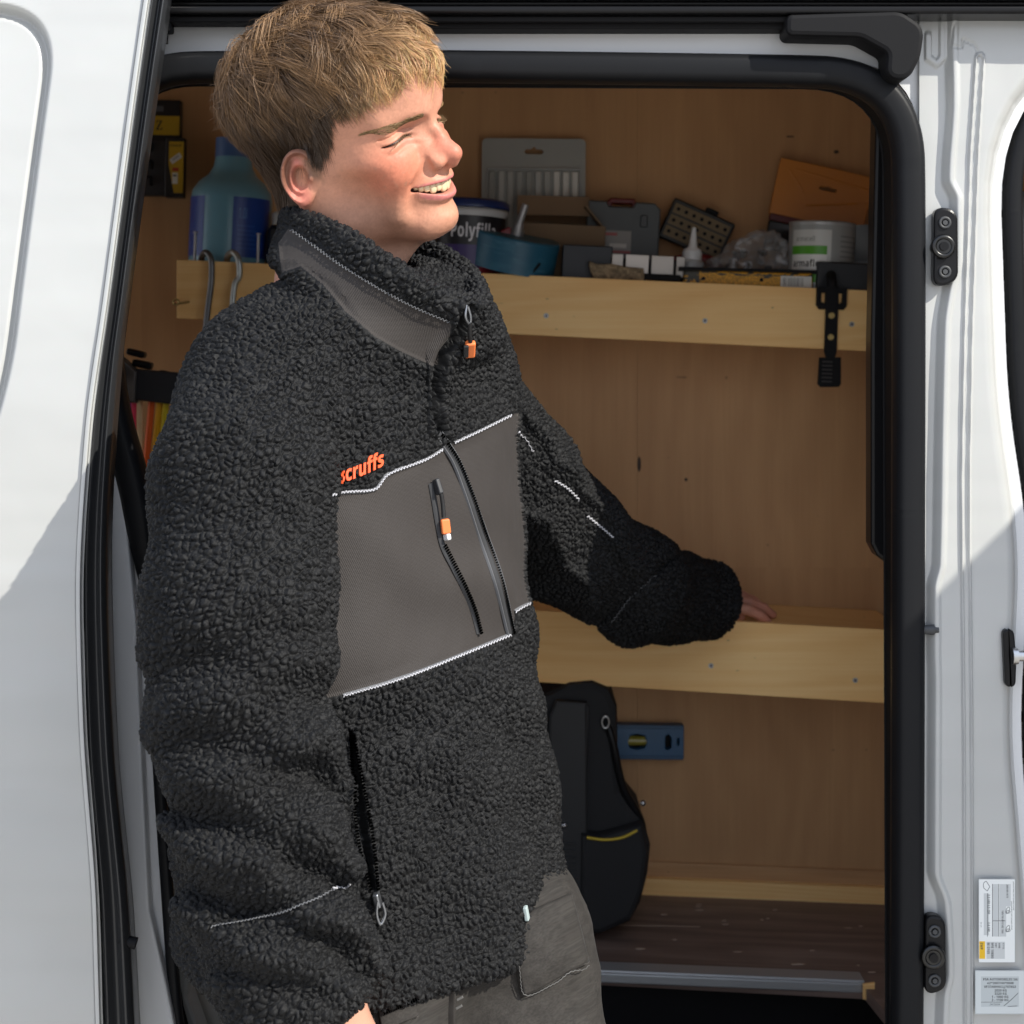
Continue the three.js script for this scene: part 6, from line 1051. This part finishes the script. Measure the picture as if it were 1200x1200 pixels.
// ---------- trousers and boots ----------
const legL = [A4(560, 1110, 1.68, 0.125), A4(604, 1235, 1.66, 0.100), A4(612, 1500, 1.66, 0.086), A4(600, 1940, 1.70, 0.075)], legR = [A4(440, 1110, 1.60, 0.125), A4(405, 1235, 1.54, 0.098), A4(405, 1500, 1.52, 0.086), A4(395, 1860, 1.55, 0.075)];
const cl = chain(legL, 0.04), cr = chain(legR, 0.04);
function trouserD(x, y, z) {
  let d = Math.min(cl(x, y, z), cr(x, y, z)); d = smin(cl(x, y, z), cr(x, y, z), 0.012);
  const q = fbm(x * 11, y * 11, z * 11, 3); d += 0.014 * q + 0.011 * (0.5 - (1 - Math.abs(Math.sin(y * 34 + x * 22 + z * 12 + 4 * q))) ** 2) * sstep(0.86, 0.80, y);
  return smax(d, y - 0.95, 0.03);
}
{
  const m = meshSDF(trouserD, [-0.36, 0.06, -1.95], [0.16, 1.0, -1.34], 0.007);
  const tw = dataTex(128, 128, (x, y) => { const t = 0.5 + 0.9 * (hash3(x, y, 5) / 4294967296 - 0.5) + 0.3 * noise3(x / 5, y / 5, 3); return [lerp(0.175, 0.232, t), lerp(0.167, 0.222, t), lerp(0.16, 0.213, t)]; }, true); tw.repeat.set(8, 8);
  const g = geo(m); const p = g.attributes.position, uv = []; for (let i = 0; i < p.count; i++) uv.push(p.getX(i) + p.getZ(i) * 0.7, p.getY(i)); g.setAttribute('uv', new THREE.Float32BufferAttribute(uv, 2));
  const cloth = mat('#ffffff', 0.85, { map: tw, specularIntensity: 0.4, sheen: 0.3, sheenColor: new THREE.Color(0.7, 0.68, 0.64), sheenRoughness: 0.4 });
  const tro = mesh('work_trousers', g, cloth, person);
  const patch = (quad, lift, nu = 24, nv = 24) => { const P4 = quad; const G2 = grid(nu, nv, (u, v) => { const px = lerp(lerp(P4[0][0], P4[1][0], u), lerp(P4[3][0], P4[2][0], u), v), py = lerp(lerp(P4[0][1], P4[1][1], u), lerp(P4[3][1], P4[2][1], u), v), s = surf(px, py, trouserD); const e = Math.min(u, 1 - u, v, 1 - v); return s ? s.p.addScaledVector(s.n, lift * sstep(-0.01, 0.05, e) - (e < 0.001 ? 0.003 : 0)) : at(px, py, 1.6); }); const pp = G2.attributes.position, u2 = []; for (let i = 0; i < pp.count; i++) u2.push(pp.getX(i) + pp.getZ(i) * 0.7, pp.getY(i)); G2.setAttribute('uv', new THREE.Float32BufferAttribute(u2, 2)); return G2; };
  mesh('pocket_flap', patch([[592, 1078], [668, 1045], [690, 1128], [609, 1172]], 0.006), cloth, tro);
  mesh('pocket_flap', patch([[440, 1176], [484, 1158], [490, 1192], [446, 1212]], 0.005), cloth, tro);
  const dk = mat([0.10, 0.098, 0.095], 0.6);
  mesh('flap_stitching', zigzag(trail([[597, 1092], [606, 1130], [613, 1164], [640, 1152], [684, 1130]], 2.4, trouserD), 0.0010, 0.0068, 0.0005), dk, tro);
  mesh('fly_seam', tape(trail([[536, 1124], [531, 1150], [528, 1180], [528, 1215]], 3, trouserD), 0.007, 0.002, 0.003), cloth, tro);
  for (const [x, y] of [[540, 1152], [534, 1166], [532, 1178]]) { const s = surf(x, y, trouserD); if (s) mesh('bar_tack', box(0.007, 0.0025, 0.002, s.p.x + s.n.x * 0.006, s.p.y + s.n.y * 0.006, s.p.z + s.n.z * 0.006, 0.0005, [0, 0, 0.5]), dk, tro); }
  const web = trail([[446, 1172], [460, 1166], [474, 1160], [482, 1156]], 2.6, trouserD); tag(mesh('ribbed_webbing', teeth(web, 0.024, 0.008, 0.0014), mat([0.15, 0.148, 0.14], 0.6), tro), null, null, null, 'stuff');
  const boot = (px, py, d, turn) => { const q = at(px, py, d); const f = (x, y, z) => smin(smin(ell(x, y, z, 0, 0.055, 0.07, 0.048, 0.042, 0.10), cap(x, y, z, 0, 0.06, -0.02, 0, 0.15, -0.03, 0.05, 0.055), 0.03), cap(x, y, z, 0, 0.03, -0.03, 0, 0.03, 0.10, 0.042, 0.044), 0.02); const mm = meshSDF(f, [-0.09, -0.02, -0.13], [0.09, 0.22, 0.2], 0.008); const gg = geo({ pos: mm.pos.map((v, i) => i % 3 === 1 ? Math.max(v, 0.004) : v), idx: mm.idx }); gg.rotateY(turn).translate(q.x, 0, -d); mesh('work_boot', gg, mat([0.02, 0.018, 0.016], 0.6), person); };
  boot(600, 1900, 1.70, 0.8); boot(395, 1860, 1.55, 0.7);
}
{ // the body itself: head, neck and hands on a simple frame hidden by the clothes, one surface
  const arm = (pts, s) => chain(pts.map(([x, y, z, r]) => [x, y, z, r * s]), 0.02), nA = arm(nearArmPts.slice(0, 7).map((p, i) => i < 1 ? [...p.slice(0, 3), 0.06] : p), 0.5), fA = arm(farArmPts, 0.48);
  const wrN = cap, n0 = nearArmPts[5], bodyD = (x, y, z) => { const w = 0.165, t = 0.105, yy = clamp(y, 0.9, 1.42), dx = x - tX(yy), dz = z + TD, a = dx * Lx + dz * Lz, b = dx * Fx + dz * Fz; let d = Math.max((hyp(a / w, b / t) - 1) * t, 0.86 - y, y - 1.40); d = smin(d, cap(x, y, z, -0.195, 1.36, -1.66, -0.185, 1.47, -1.645, 0.062, 0.054), 0.04); d = Math.min(d, nA(x, y, z), fA(x, y, z)); d = Math.min(d, cap(x, y, z, n0[0], n0[1], n0[2], nhO.x, nhO.y, nhO.z, 0.030, 0.0285)); return Math.min(d, cl(x, y, z) + 0.03, cr(x, y, z) + 0.03); };
  const g = geo(meshSDF(bodyD, [-0.38, 0.12, -2.45], [0.36, 1.5, -1.30], 0.011), () => [0.52, 0.28, 0.19]);
  const all = [headGeo, farHand, nearHand, g].map((q) => { q = q.clone(); for (const k of Object.keys(q.attributes)) if (!['position', 'normal', 'color'].includes(k)) q.deleteAttribute(k); return q.toNonIndexed(); });
  mesh('body', mergeGeometries(all), skinMat, person);
  mesh('hair', head.hair, hairMat, person); mesh('eyebrows', head.brows, hairMat, person); tag(mesh('eyelashes', head.lashes, hairMat, person), null, null, null, 'stuff'); tag(mesh('loose_hair', head.wisps, hairMat, person), null, null, null, 'stuff');
  for (const q of head.eyes) mesh('eyeball', q, head.eyeMat, person);
  const tg = head.teeth.gs; for (const q of tg) mesh('tooth', q, head.teeth.m, person);
}

renderer.render(scene, camera);
